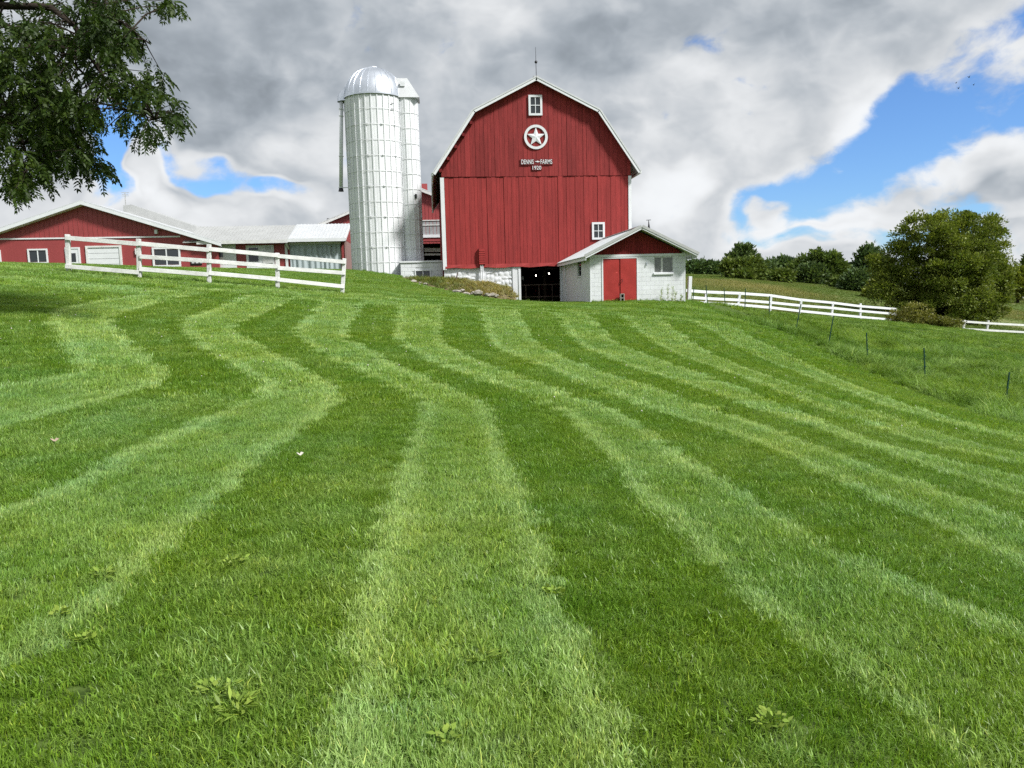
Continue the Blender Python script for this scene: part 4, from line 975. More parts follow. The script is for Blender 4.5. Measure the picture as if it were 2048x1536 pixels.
f_ = MB(); f_.box(x0,x0+.1,YL-.08,YL,2.9,z1); f_.box(x1-.1,x1,YL-.08,YL,2.9,z1); f_.box(x0+.1,x1-.1,YL-.08,YL,z1-.1,z1); f_.build('door_frame', M['white'], ws)
B(x0+.3, x1-.28, YL-.065, YL-.04, z0+.28, z1-.38).build('pane', M['glass'], dd)
x0,x1,z0,z1 = rect(171,492,246,531,YL)
gd = B(x0+.14, x1-.14, YL+.0, YL+.04, 2.7, z1-.12).build('garage_door', M['mortar'], ws)
for k in range(7): B(x0+.15, x1-.15, YL-.03, YL+.005, 2.72+k*(z1-2.84)/7, 2.72+(k+1)*(z1-2.84)/7-.02).build('panel', M['white'], gd)
f_ = MB(); f_.box(x0,x0+.14,YL-.08,YL,2.7,z1); f_.box(x1-.14,x1,YL-.08,YL,2.7,z1); f_.box(x0+.14,x1-.14,YL-.08,YL,z1-.12,z1); f_.build('garage_frame', M['white_old'], ws)
x0,x1,z0,z1 = rect(381,521,404,530,YL); B(x0,x1,YL-.04,YL,z0,z1).build('notice', M['dark'], ws)
for k in range(3): B(x0+.08+k*.26,x0+.26+k*.26,YL-.047,YL-.041,(z0+z1)/2-.03,(z0+z1)/2+.03).build('notice_print', M['white'], ws)
c_ = at(314, 466, YL); B(c_[0]-.08,c_[0]+.08,YL-.25,YL,c_[2]-.06,c_[2]+.2).build('yard_light', M['white'], ws)
c_ = at(275, 503, YL); B(c_[0]-.12,c_[0]+.12,YL-.12,YL,c_[2]-.2,c_[2]+.2).build('meter_box', M['white_old'], ws)
x0 = at(0, 515, YL)[0]; B(x0-.4, x0+.08, YL-.05, YL, 2.8, at(0,500,YL)[2]).build('door', M['white'], ws)
# raised roof section behind with a TV aerial
cl = [at(246,411,61), at(262,409,61), at(392,453,61)]
MB().prism([(cl[0][0],ze),(cl[2][0]+1.2,ze),(cl[2][0],cl[2][2]),(cl[1][0],cl[1][2]),(cl[0][0],cl[0][2])], 61, 68).build('raised_roof', M['roof_grey'], ws)
ta = thing('tv_aerial', (at(251,410,63)[0], 63, at(251,410,63)[2]), 'grey television aerial on a mast above the workshop roof', 'aerial')
a = at(251,412,63); t2 = at(250,385,63); MB().tube([(a[0],63,a[2]-.2),(t2[0],63,t2[2])],.03,6).build('mast', M['roof_grey'], ta)
for (dx, dz) in ((.28,0),(.22,-.14),(.25,-.26)): MB().bar((t2[0]-dx,63,t2[2]+dz),(t2[0]+dx,63,t2[2]+dz),.035,.035).build('element', M['roof_grey'], ta)

# annex running right from the workshop
an = thing('workshop_annex', (at(560,538,YL)[0], YL, 3.0), 'low annex with ribbed metal roof and pale curtained bay beside the silo', 'building')
YA = YL+0.35
ax0, axm, ax1 = rk[0]-0.9, at(577,480,YL)[0], at(692,480,YL)[0]
ez1 = at(640,481,YL-.3)[2]; rz1 = at(640,451,YL+3.6)[2]
for (xa, xb, mt, dz) in ((ax0-1.6, axm, 'roof_grey', 0.0), (axm, ax1, 'roof_metal', 0.05)):
    r = MB().poly([(xa,YL-.35,ez1+dz),(xb,YL-.35,ez1+dz),(xb,YL+3.6,rz1+dz),(xa,YL+3.6,rz1+dz),(xa,YL-.35,ez1+dz+.05),(xb,YL-.35,ez1+dz+.05),(xb,YL+3.6,rz1+dz+.05),(xa,YL+3.6,rz1+dz+.05)],
                  (0,3,2,1),(4,5,6,7),(0,1,5,4),(1,2,6,5),(2,3,7,6),(3,0,4,7)).build('roof_slope', M[mt], an)
    rr2 = MB(); x = xa+.1
    while x < xb-.05: rr2.bar((x,YL-.35,ez1+dz+.06),(x,YL+3.6,rz1+dz+.06),.045,.05); x += .24
    rr2.build('rib', M[mt], r)
    MB().poly([(xa,YL+3.6,rz1+dz),(xb,YL+3.6,rz1+dz),(xb,YL+7.5,ez1),(xa,YL+7.5,ez1)],(0,1,2,3)).build('rear_slope', M[mt], an)
    B(xa+(.9 if xa < axm-1 else 0), xb, YL-.42, YL-.35, ez1+dz-.12, ez1+dz+.10).build('eave_board', M['white_old' if mt == 'roof_grey' else 'white'], an)
B(wx1+.02, ax1-.15, YA, YA+.15, 2.6, ez1+.15).build('front_wall', M['siding_red'], an)
B(wx1-.2, ax1-.15, YA+6.5, YA+6.6, 2.6, ez1).build('rear_wall', M['siding_red'], an)
def panel(px0, py0, px1, py1, mt, dep, name, zlo=None):
    x0,x1,z0,z1 = rect(px0,py0,px1,py1,YA-dep); z0 = zlo if zlo else z0
    return B(x0,x1,YA-dep,YA,z0,z1).build(name, M[mt], an)
panel(429,489,474,539,'white',.06,'double_door',2.8); panel(429,501,446,514,'glass',.08,'door_pane'); panel(452,502,466,504,'roof_grey',.075,'door_notice')
panel(491,491,550,538,'white',.05,'entry_surround',3.15); panel(497,496,516,500,'glass',.07,'door_pane'); panel(497,510,517,523,'glass',.07,'door_pane'); panel(524,503,546,526,'white_old',.09,'notice_board'); panel(529,494,541,500,'roof_grey',.075,'notice')
a = at(526.5, 540, YL-.6); gz = h1(a[0], YL-.6); bk = thing('bucket', (a[0], YL-.6, gz), 'small white bucket standing on the grass by the annex door', 'bucket')
MB().tube([(a[0],YL-.6,gz),(a[0],YL-.6,gz+.36)],[.13,.16],12).build('shell', M['white'], bk)
MB().tube([(a[0]-.16,YL-.6,gz+.33),(a[0]-.1,YL-.68,gz+.22),(a[0]+.1,YL-.68,gz+.22),(a[0]+.16,YL-.6,gz+.33)],.008,5).build('handle', M['iron'], bk)
panel(569,488,577,538,'white',.08,'corner_post',2.8)
a, b_ = at(573,486,YL-.3), at(578,498,YA-.1); MB().bar((a[0],YL-.35,a[2]),(b_[0],YA-.09,b_[2]),.09,.09).build('downspout', M['white'], an)
# curtained bay
x0,x1,z0,z1 = rect(579,489,683,540,YA-.12); cu_ = MB(); n = 60; pts = []
for i in range(n+1):
    u = i/n; y = YA-.14+.05*math.sin(u*60+1.5*math.sin(u*9))+.03*math.sin(u*23); pts += [(x0+(x1-x0)*u, y, 2.8), (x0+(x1-x0)*u, y, z1)]
cu_.poly(pts, *[(2*i,2*i+2,2*i+3,2*i+1) for i in range(n)]).build('curtain', M['curtain'], an, smooth=True)
B(x0-.05,x1+.05,YA-.22,YA-.1,z1-.02,z1+.14).build('curtain_rail', M['white_old'], an)
B(x1-.02,x1+.07,YA-.2,YA-.08,2.6,z1+.1).build('corner_post', M['dark_wood'], an)
B(ax1-.15, ax1-.02, YA-.05, YA+6.5, 2.6, ez1-.02).build('end_wall', M['dusty_red'], an)
MB().poly([(ax1-.03,YL-.3,ez1),(ax1-.03,YL+3.6,rz1),(ax1-.03,YL+7.4,ez1)],(0,1,2)).build('end_gable', M['siding_red'], an)
MB().bar((ax1,YL-.35,ez1+.04),(ax1,YL+3.6,rz1+.04),.05,.2).build('rake_board', M['white'], an)

# ---------------------------------------------------------------- left rail fence
fl = thing('rail_fence', (-7.4, 26.5, 2.1), 'white three rail board fence running down the slope before the workshop', 'fence')
FP = [((137,546),(135,470),26.0),((278,558),(277,479),26.2),((417,568),(418,490),26.5),((554,579),(555,507),27.3),((682,588),(689,518),28.3)]
ft = []
for (b_, t_, Y_) in FP:
    a = at(*b_, Y_); c_ = at(*t_, Y_); gz = h1(a[0], Y_); a = np.array([a[0], Y_, gz]); 
    MB().bar((a[0],Y_,gz-.4),(c_[0],Y_,c_[2]+.02),.135,.12,up=(0,1,0)).build('post', M['white_old'], fl, bevel=.012); ft.append((a, c_))
RAILS = {0: [((137,476),(277,488)),((137,533),(278,545))], 1: [((277,487),(418,500)),((279,513),(417,522)),((278,538),(417,549))],
         2: [((417,498),(556,511)),((417,522),(555,533)),((417,546),(554,558))], 3: [((555,512),(689,524)),((555,536),(688,546)),((554,559),(686,573))]}
for k, rows in RAILS.items():
    Ya, Yb_ = FP[k][2], FP[k+1][2]
    for i, (pa, pb) in enumerate(rows):
        a, b_ = at(*pa, Ya-.09), at(*pb, Yb_-.09)
        e0, e1 = (-.10 if k == 0 else -.004), (.06 if k == 3 else .004)
        d = (b_-a)/np.linalg.norm(b_-a); MB().bar(tuple(a+d*-e0*-1), tuple(b_-d*.004 if k < 3 else b_+d*.05), .035, .135).build('rail', M['white_old'], fl, bevel=.006)
a, b_ = at(381,519,25.9), at(404,517,26.2)
# ---------------------------------------------------------------- right pasture fence
fr = thing('pasture_fence', (25, 51, -.4), 'white three rail fence dropping right from the milk house to the bramble', 'fence')
PF = [((1410,614),(1412,582),46.0),((1472,622),(1480,585),48.0),((1539,628),(1542,590),50.0),((1596,632),(1603,598),52.0),((1662,636),(1666,604),54.0),((1720,640),(1721,607),56.0),((1790,648),(1791,617),58.0)]
pts = []
for (b_, t_, Y_) in PF:
    a, c_ = at(*b_, Y_), at(*t_, Y_); pts.append((a, c_, Y_))
    MB().bar((a[0],Y_,min(a[2],h1(a[0],Y_))-.3),(c_[0],Y_,c_[2]),.15,.13,up=(0,1,0)).build('post', M['white'], fr, bevel=.01)
YROWS = [(584,586.5,591,599.5,605.5,612.5,618),(597,600,605,611,616,622,628),(606,609.5,615,622,628.5,634,640)]
first = at(1373,581,44.4)
for r_i, ys in enumerate(YROWS):
    prev = at((1372,1384,1384)[r_i], (581,595,604)[r_i], 44.6)
    for k, y_ in enumerate(ys):
        xx = (PF[k][0][0]+PF[k][1][0])/2; c_ = at(xx, y_, PF[k][2]-.1); d = (c_-prev)/np.linalg.norm(c_-prev)
        MB().bar(tuple(prev), tuple(c_-d*.004), .04, .17).build('rail', M['white'], fr, bevel=.006); prev = c_
fr2 = thing('pasture_fence', (45, 61, -2.4), 'lower white rail fence right of the bramble below the big tree', 'fence')
PF2 = [((1885,657),(1886,640),60.0),((1926,661),(1929,640),61.0),((1972,666),(1977,641),62.0),((2062,672),(2064,647),63.5)]
pp = None
for (b_, t_, Y_) in PF2:
    a, c_ = at(*b_, Y_), at(*t_, Y_); MB().bar((a[0],Y_,min(a[2],h1(a[0],Y_))-.3),(c_[0],Y_,c_[2]),.16,.14,up=(0,1,0)).build('post', M['white_old'], fr2, bevel=.01)
for row in ([(1858,633),(1886,638),(1929,643),(1977,646.5),(2064,651)], [(1929,658),(1976,660.5),(2064,665)]):
    n0 = 5-len(row); Ys = [59.3,60,61,62,63.5][-len(row):]; prev = None
    for (x_, y_), Y_ in zip(row, Ys):
        c_ = at(x_, y_, Y_-.1)
        if prev is not None: d = (c_-prev)/np.linalg.norm(c_-prev); MB().bar(tuple(prev), tuple(c_-d*.004), .04, .17).build('rail', M['white_old'], fr2)
        prev = c_
a, c_ = at(1377,607,44.2), at(1380,553,44.2)
tp = MB().bar((a[0],44.2,a[2]-.4),(c_[0],44.2,c_[2]),.21,.2,up=(0,1,0)).build('corner_post', M['white'], bevel=.015)
tag(tp, 'tall thick white post standing at the corner of the milk house', 'post')
# ---------------------------------------------------------------- green steel fence stakes
ST = [((1385,604),(1388,574),42.5),((1416,612),(1412,570),41.5),((1452,627),(1448,576),38.5),((1489,634),(1491,577),36),((1538,646),(1539,592),33.5),((1589,664),(1602,608),31),((1655,692),(1667,632),29),((1736,727),(1733,665),26.5),((1851,764),(1848,696),23.0),((2010,802),(2019,744),20)]
WHO = ['nearest the tall white post','first right of the tall white post','second right of the tall white post','before the second white fence post','crossing the third white fence post','leaning right before the fourth white fence post','leaning right in long grass mid slope','upright on the open slope left of the two lone stakes','tallest, upright in rough grass','at the right edge of the picture leaning right']
for (b_, t_, Y_), who in zip(ST, WHO):
    a, c_ = at(*b_, Y_), at(*t_, Y_); gz = h1(a[0], Y_)
    s_ = thing('fence_stake', (a[0], Y_, gz), 'thin green steel stake, ' + who, 'stake', 'green stakes along the pasture edge')
    MB().bar((a[0],Y_,min(gz,a[2])-.2),(c_[0],Y_,c_[2]),.034,.03,up=(0,1,0)).build('shaft', M['green_steel'], s_)
    for f in (.45, .75): q = a*(1-f)+c_*f; MB().bar((q[0]-.03,Y_-.03,q[2]),(q[0]+.03,Y_-.03,q[2]+.01),.02,.03).build('clip', M['green_steel'], s_)
# ---------------------------------------------------------------- long pasture grass and the field beyond
PB, FB = M['pasture_blade'], M['field_blade']
pst = [tuft('pasture_tuft', 44, 0.16, 0.22, 0.46, 0.013, 25, 75, 1.0, PB, 400+i, curl=0.6) for i in range(8)]
psf = [tuft('pasture_tuft_far', 40, 0.30, 0.22, 0.44, 0.026, 25, 72, 1.0, PB, 420+i, curl=0.6) for i in range(6)]
fld = [tuft('field_tuft', 46, 0.50, 0.16, 0.45, 0.035, 8, 50, 1.6, FB, 440+i, curl=0.5) for i in range(6)]
FXs = [16.5, 22.5, 29, 32.4, 42, 47.5, 80]; FYs = [46, 50, 54, 56, 60, 62, 70]
def pasture(name, protos, y0, y1, per, sc0, label):
    X, Y = candidates(8, 62, y0, y1, per); Z = hgt(X, Y)
    k = in_view(X, Y, Z) & (X > lawn_right(Y)+RNG.normal(0.1, 0.25, len(X))) & ~built_over(X, Y) & (Y < np.interp(X, FXs, FYs)+1.5) & ~((Y > 33) & (X < 14.2))
    X, Y, Z = X[k], Y[k], Z[k]; tone = np.clip(0.05+1.0*vnoise(X, Y, 1.0, 31)*vnoise(X, Y, 0.45, 32)*1.9+RNG.normal(0, .1, len(X)), 0, 1); hue = np.clip(0.25+vnoise(X, Y, 2.5, 33)*0.5, 0, 1)
    band = np.exp(-((X-lawn_right(Y)-0.6)/0.7)**2); far_ = np.clip((Y-30)/15, 0, 1)
    sc = sc0*(0.35+1.05*vnoise(X, Y, 0.9, 34))*(1-0.45*far_)*RNG.uniform(.8, 1.25, len(X)); tone = tone*(1-0.35*band)
    rz = 6.283*vnoise(X, Y, 1.2, 35)+RNG.normal(0, .5, len(X))
    return scatter(name, protos, X, Y, Z, rz, sc, tone, hue, label)
pasture('pasture_grass', pst, 12, 34, 26, 1.05, 'long tangled pasture grass right of the mown lawn')
pasture('pasture_grass', psf, 34, 66, 9, 0.8, 'long pasture grass reaching the white fence')
X, Y = candidates(10, 130, 46, 132, 5.0); Z = hgt(X, Y)
k = in_view(X, Y, Z) & (Y > np.interp(X, FXs, FYs)+0.8) & ~built_over(X, Y); X, Y, Z = X[k], Y[k], Z[k]
dryn = np.clip(0.02+(vnoise(X, Y, 14, 41)-0.45)*1.7+0.5*(vnoise(X, Y, 3.5, 42)-0.5)+RNG.normal(0, .12, len(X)), 0, 1)
scatter('field_grass', fld, X, Y, Z, RNG.uniform(0, 6.28, len(X)), (0.35+0.65*dryn)*RNG.uniform(.7, 1.2, len(X)), dryn, np.full(len(X), 0.45), 'dry and green rough grass in the field beyond the fence')
# longer grass the mower leaves round posts, walls and the fence line
eg = [tuft('edge_tuft', 34, 0.10, 0.08, 0.22, 0.010, 8, 55, 2.5, PB, 480+i, curl=0.6) for i in range(5)]
EX, EY = [], []
def along(x0, y0, x1, y1, n, j):
    u = RNG.random(n); EX.extend(x0+(x1-x0)*u+RNG.normal(0, j, n)); EY.extend(y0+(y1-y0)*u+RNG.normal(0, j, n))
along(7.2, YS-.14, 11.5, YS-.14, 130, .05); along(11.6, YS-.1, 14.6, 42, 110, .25); along(4.4, 41.8, 7.0, 41.8, 40, .08)
for (b_, t_, Y_) in FP:
    a = at(*b_, Y_); along(a[0]-.12, Y_-.08, a[0]+.12, Y_+.1, 16, .06)
along(-11.5, 26.0, -3.3, 28.3, 150, .16); along(-4.6, 43.2, -1.6, 43.2, 60, .1)
EX, EY = np.array(EX), np.array(EY)
scatter('edge_grass', eg, EX, EY, hgt(EX, EY), RNG.uniform(0, 6.28, len(EX)), RNG.uniform(.35, 1.0, len(EX)), RNG.uniform(.1, .7, len(EX)), RNG.uniform(.3, .6, len(EX)), 'longer untrimmed grass at the foot of posts and walls')
# pale clover heads and clippings dotted through the lawn
cm = bmesh.new(); bmesh.ops.create_icosphere(cm, subdivisions=1, radius=0.011); me = bpy.data.meshes.new('clover_head'); cm.to_mesh(me); cm.free(); me.materials.append(M['leaf_white']); co_ = bpy.data.objects.new('clover_head', me)
X, Y = candidates(-14, 16, 9.5, 33, 1.0); k = in_view(X, Y, hgt(X, Y)) & (X < lawn_right(Y)) & ~built_over(X, Y) & (vnoise(X, Y, 2.0, 61) > .5) & ~inside(BANK, X, Y); X, Y = X[k], Y[k]
scatter('clover_heads', [co_], X, Y, hgt(X, Y)+.05, X*0, RNG.uniform(.5, 1.1, len(X)), X*0, X*0, 'tiny pale clover heads dotted through the lawn')
# far road glimpsed at the right edge
a, b_, c_, d_ = at(1985,600.5,138), at(2110,597.5,138), at(2110,600.5,133), at(1985,603.5,133)
rd = MB().poly([(a[0]-8,138,h1(a[0],138)+.25),(b_[0]+30,138,h1(b_[0],138)+.25),(b_[0]+30,134,h1(b_[0],134)+.25),(a[0]-8,134,h1(a[0],134)+.25)],(3,2,1,0)).build('road', M['road'])
tag(rd, 'pale road crossing far behind the big tree', kind='structure')

# ---------------------------------------------------------------- rough bank by the barn foundation
by = np.linspace(37.9, 42.88, 26); bxs = np.linspace(-2.1, 4.32, 34); pts = []; 
def bank_h(x, y):
    g_ = h1(x, y)
    if y > 42.02 and x > 0.5: return g_-0.3
    top = np.interp(x, [-1.9,-1.2,0.6,1.5,2.5,3.6,4.05,4.22,4.4], [2.60,2.48,2.42,2.34,2.12,1.88,1.80,1.15,1.0])
    toe = np.interp(x, [-1.9,-1.2,0.6,2.2,4.1,4.4], [42.3,40.2,38.9,38.5,38.9,40.5]); crest = np.interp(x, [-1.9,0.6,2.5,4.2], [42.7,41.6,40.6,40.0])
    s = np.clip((y-toe)/(crest-toe), 0, 1); s = s**0.7
    n_ = 0.10*(vnoise(np.array([x]), np.array([y]), 0.5, 51)[0]-.5)+0.16*(vnoise(np.array([x]), np.array([y]), 1.1, 52)[0]-.5)
    return max(g_-0.06, g_*(1-s)+top*s+n_*s) if s > 0 else g_-0.06
BH = np.array([[bank_h(x, y) for x in bxs] for y in by])
for j, y in enumerate(by):
    for i, x in enumerate(bxs): pts.append((x, y, BH[j, i]))
w_ = len(bxs)
bank = MB().poly(pts, *[(j*w_+i, j*w_+i+1, (j+1)*w_+i+1, (j+1)*w_+i) for j in range(len(by)-1) for i in range(w_-1)]).build('bank', mat('bank_soil', (0.24,0.20,0.11), 0.95, 0.1, var=0.5, vscale=2.5, bump=0.8, bscale=8), smooth=True)
tag(bank, 'rough stony bank against the white barn foundation', kind='structure')
def bz(x, y): return float(BH[np.clip(int(round((y-by[0])/(by[1]-by[0]))), 0, len(by)-1), np.clip(int(round((x-bxs[0])/(bxs[1]-bxs[0]))), 0, len(bxs)-1)])
bkt = [tuft('bank_tuft', 40, 0.16, 0.12, 0.34, 0.016, 20, 80, 1.6, FB, 460+i, curl=0.7) for i in range(6)]
X, Y = candidates(-2.0, 4.25, 38.3, 42.8, 34); k = ~((X > 0.6) & (Y > 41.95)); X, Y = X[k], Y[k]; Z = np.array([bz(x, y) for x, y in zip(X, Y)]); k = Z > hgt(X, Y)+0.03; X, Y, Z = X[k], Y[k], Z[k]
tone = np.clip(np.interp(X, [-1.9, 0.4, 1.6, 2.6, 4.2], [0.10, 0.25, 0.6, 0.95, 0.85])+RNG.normal(0, .15, len(X)), 0, 1)
scatter('bank_grass', bkt, X, Y, Z, RNG.uniform(0, 6.28, len(X)), RNG.uniform(.4, 1.15, len(X))*np.interp(X, [-1.9,-1,4], [.6,1,1]), tone, np.clip(0.55+RNG.normal(0,.2,len(X)),0,1), 'dry yellow and green weeds covering the stony bank')
def rock(x, y, z, s, label, seed, m='stone', sq=(1, .8, .5)):
    r = random.Random(seed); bm = bmesh.new(); bmesh.ops.create_icosphere(bm, subdivisions=2, radius=1.0)
    for v in bm.verts:
        k_ = 1+r.uniform(-.22, .22); v.co = Vector((v.co.x*sq[0]*k_, v.co.y*sq[1]*k_, v.co.z*sq[2]*k_))*s
    me = bpy.data.meshes.new('rock'); bm.to_mesh(me); bm.free(); me.materials.append(M[m]); o = bpy.data.objects.new('rock', me); col.objects.link(o)
    o.location = (x, y, z); o.rotation_euler = (r.uniform(-.3,.3), r.uniform(-.3,.3), r.uniform(0,6)); tag(o, label, 'rock', 'rocks on the bank'); return o
ROCKS = [(823,558,.20,'pale rock highest on the bank, leftmost'),(827,563,.24,'flat pale rock just under the leftmost one'),(840,565,.13,'small pale rock left of centre on the bank'),(838,571,.15,'lowest of the small pale rocks on the left bank'),(851,568,.17,'pale rock in green weeds below the low window'),(896,567,.17,'lone pale rock beside the leaning stick'),
         (912,590,.36,'broad flat stone at the left end of the bank toe'),(924,587,.22,'upright grey stone in the row at the bank toe'),(934,592,.30,'grey stone at the middle of the bank toe'),(945,590,.26,'pale stone right of the grey one at the bank toe'),(957,594,.42,'long tan slab at the foot of the bank'),(975,594,.30,'tan stone right of the long slab'),(986,592,.28,'rough brown stone near the right end of the bank'),(992,598,.22,'dark stone at the right bottom corner of the bank'),(847,551,.12,'small pale rock under the low window')]
for i, (px_, py_, s, lb_) in enumerate(ROCKS):
    best = None
    for Y_ in np.linspace(38.4, 42.7, 90):
        p_ = at(px_, py_, Y_)
        if p_[2] <= bz(p_[0], Y_)+0.03: best = p_; break
    if best is None: best = at(px_, py_, 38.6)
    rock(best[0], best[1]-0.03, max(bz(best[0], best[1]), h1(best[0], best[1]))+s*0.1, s*0.62, lb_, 70+i, sq=(1.1,.8,.55))
a, c_ = at(907,569,40.9), at(915.5,545,40.9)
sk_ = MB().tube([(a[0],40.9,a[2]-.25),(c_[0],40.9,c_[2])],[.035,.03],7).build('stick', M['rust']); tag(sk_, 'grey stick leaning up out of the weedy bank', 'stick')

# ---------------------------------------------------------------- trees
def leaves(name, P, D, Nn, ln, wd, tone, hue, shade, mtl, parent):
    """diamond leaves: P base points, D unit directions, Nn unit normals"""
    n = len(P); S = np.cross(D, Nn); S /= np.maximum(np.linalg.norm(S, axis=1, keepdims=True), 1e-6)
    ln = np.broadcast_to(ln, (n,))[:, None]; wd = np.broadcast_to(wd, (n,))[:, None]
    mid = P+D*ln*0.45+Nn*ln*0.06
    V = np.stack([P, mid+S*wd/2, P+D*ln, mid-S*wd/2], 1).reshape(-1, 3)
    off = np.zeros(3); q = parent
    while q is not None: off += np.array(q.location); q = q.parent
    V = (V-off).astype('f'); me = bpy.data.meshes.new(name); me.vertices.add(4*n); me.vertices.foreach_set('co', V.ravel())
    me.loops.add(4*n); me.loops.foreach_set('vertex_index', np.arange(4*n, dtype='i')); me.polygons.add(n); me.polygons.foreach_set('loop_start', np.arange(0, 4*n, 4, dtype='i'))
    me.update(); me.validate()
    for nm, arr in (('tone', tone), ('hue', hue)):
        a_ = me.attributes.new(nm, 'FLOAT', 'POINT'); a_.data.foreach_set('value', np.repeat(np.broadcast_to(arr, (n,)), 4).astype('f'))
    ca = me.color_attributes.new('shade', 'FLOAT_COLOR', 'POINT'); sh = np.repeat(np.broadcast_to(shade, (n,)), 4); ca.data.foreach_set('color', np.stack([sh, sh, sh, np.ones_like(sh)], 1).astype('f').ravel())
    me.materials.append(mtl); o = bpy.data.objects.new(name, me); col.objects.link(o); o.parent = parent; return o
def unit(v): return v/np.maximum(np.linalg.norm(v, axis=-1, keepdims=True), 1e-9)
M['leaf_olive'] = leaf_mat('leaf_olive', (0.090,0.130,0.024), (0.250,0.290,0.062), 0.28, 'GEOMETRY')
M['leaf_dark'] = leaf_mat('leaf_dark', (0.066,0.108,0.046), (0.130,0.185,0.075), 0.22, 'GEOMETRY')
M['leaf_mid'] = leaf_mat('leaf_mid', (0.078,0.128,0.036), (0.160,0.215,0.066), 0.22, 'GEOMETRY')
M['leaf_locust'] = leaf_mat('leaf_locust', (0.024,0.048,0.009), (0.075,0.120,0.020), 0.28, 'GEOMETRY')
M['leaf_bramble'] = leaf_mat('leaf_bramble', (0.110,0.120,0.040), (0.230,0.260,0.080), 0.2, 'GEOMETRY')
M['leaf_weed'] = leaf_mat('leaf_weed', (0.15,0.26,0.05), (0.26,0.36,0.08), 0.25, 'GEOMETRY')
def blob_crown(lobes, nclump, nleaf, size, rng, clump_r, up=0.35, fill=0.25):
    """leaf positions on clumps spread over ellipsoid lobes (cx,cy,cz,rx,ry,rz)"""
    P, D, Nn, T, S = [], [], [], [], []
    L = np.array(lobes, float); vol = (L[:,3]*L[:,4]*L[:,5])**(2/3); cnt = np.maximum((nclump*vol/vol.sum()).astype(int), 4)
    lo, hi = L[:,2].min()-L[:,5].max(), (L[:,2]+L[:,5]).max()
    for (cx,cy,cz,rx,ry,rz), m_ in zip(L, cnt):
        d = unit(rng.normal(0, 1, (m_, 3))); rad = np.where(rng.random(m_) < fill, rng.uniform(.3, .8, m_), rng.uniform(.82, 1.06, m_))
        C = np.array([cx,cy,cz])+d*rad[:,None]*np.array([rx,ry,rz])
        for c, dd in zip(C, d):
            k_ = int(nleaf*rng.uniform(.6, 1.4)); o = unit(rng.normal(0, 1, (k_, 3))); cr = clump_r*rng.uniform(.6, 1.5)
            o[:,2] = np.where(rng.random(k_) < .5, np.abs(o[:,2]), o[:,2])*0.82-0.08; p = c+o*(cr*rng.random((k_,1))**0.5)
            ld = unit(o*0.7+dd*0.5+np.array([0,0,up])+rng.normal(0,.45,(k_,3))); nn = unit(np.array([0,0,1.0])+rng.normal(0,.6,(k_,3))+dd*0.4)
            P.append(p); D.append(ld); Nn.append(nn); tt = rng.uniform(.15,.75)
            T.append(np.clip(tt+rng.normal(0,.18,k_),0,1)); S.append(rng.uniform(.7,1.3,k_))
    P = np.concatenate(P); n = len(P); Nn = np.concatenate(Nn); D = np.concatenate(D); Nn = unit(Nn-D*(Nn*D).sum(1,keepdims=True))
    return P, D, Nn, size*rng.uniform(.7,1.35,n), size*0.55*rng.uniform(.8,1.3,n), np.concatenate(T), np.concatenate(S)
def trunk_mesh(base, lobes, r0, rng):
    b = MB(); L = sorted(lobes, key=lambda q: -q[5]*q[3]); top = max(q[2]+q[5]*.5 for q in lobes)
    cx, cy = np.mean([q[0] for q in lobes]), np.mean([q[1] for q in lobes]); h_ = top-base[2]
    path = [Vector((base[0], base[1], base[2]-.4)), Vector((base[0], base[1], base[2]+h_*.12)), Vector((base[0]*.7+cx*.3, base[1]*.7+cy*.3, base[2]+h_*.4)), Vector((cx, cy, base[2]+h_*.8))]
    b.tube(path, [r0*1.25, r0, r0*.7, r0*.2], 9)
    for q in L[:9]:
        e = Vector((q[0], q[1], q[2])); s = path[1].lerp(path[2], rng.uniform(.1,.95)); m_ = s.lerp(e, .5)+Vector((0,0,-.08*(e-s).length))
        b.tube([s, m_, e], [r0*.45, r0*.3, r0*.08], 6)
    return b
def px_tree(name, label, cat, Y, cxp, basep, lobes_px, mtl, nclump, nleaf, size, clump, seed, r0=.2, group=None, up=.35, hue=.5, depth=1.0, fill=.25):
    rng = np.random.default_rng(seed); s = Y/F; lobes = []
    for (x, y, rx, ry) in lobes_px:
        yy = Y+rng.uniform(-.5,.5)*rx*s*depth; c = at(x, y, yy); lobes.append((c[0], yy, c[2], rx*s, rx*s*depth*.9, ry*s))
    b = at(cxp, basep, Y); gz = h1(b[0], Y)
    t_ = thing(name, (b[0], Y, gz), label, cat, group)
    P, D, Nn, ln, wd, T, S = blob_crown(lobes, nclump, nleaf, size, rng, clump, up, fill)
    k = P[:,2] > hgt(P[:,0], P[:,1])+.02; P, D, Nn, ln, wd, T, S = [q[k] for q in (P, D, Nn, ln, wd, T, S)]
    leaves('crown', P, D, Nn, ln, wd, T, np.clip(hue+rng.normal(0,.12,len(P)),0,1), S, mtl, t_)
    trunk_mesh((b[0], Y, gz), lobes, r0, random.Random(seed)).build('trunk', M['bark'], t_, smooth=True)
    return t_
px_tree('ash_tree', 'big round olive green tree right of the white pasture fence', 'tree', 70, 1890, 640,
        [(1852,478,62,48),(1930,474,70,46),(1800,520,42,34),(1975,515,50,45),(1890,540,75,55),(1815,568,60,40),(1972,575,46,45),(1900,600,85,36),(1830,612,48,24),(1960,615,55,28),(1768,530,26,24),(2000,530,22,26),(1885,465,40,36),(1768,580,24,26),(1862,632,60,12),(1940,636,50,10),(1905,560,72,58),(1965,565,50,52),(1925,520,60,40)],
        M['leaf_olive'], 760, 165, 0.23, 0.78, 61, r0=.32, up=.5, hue=.38, fill=.25)
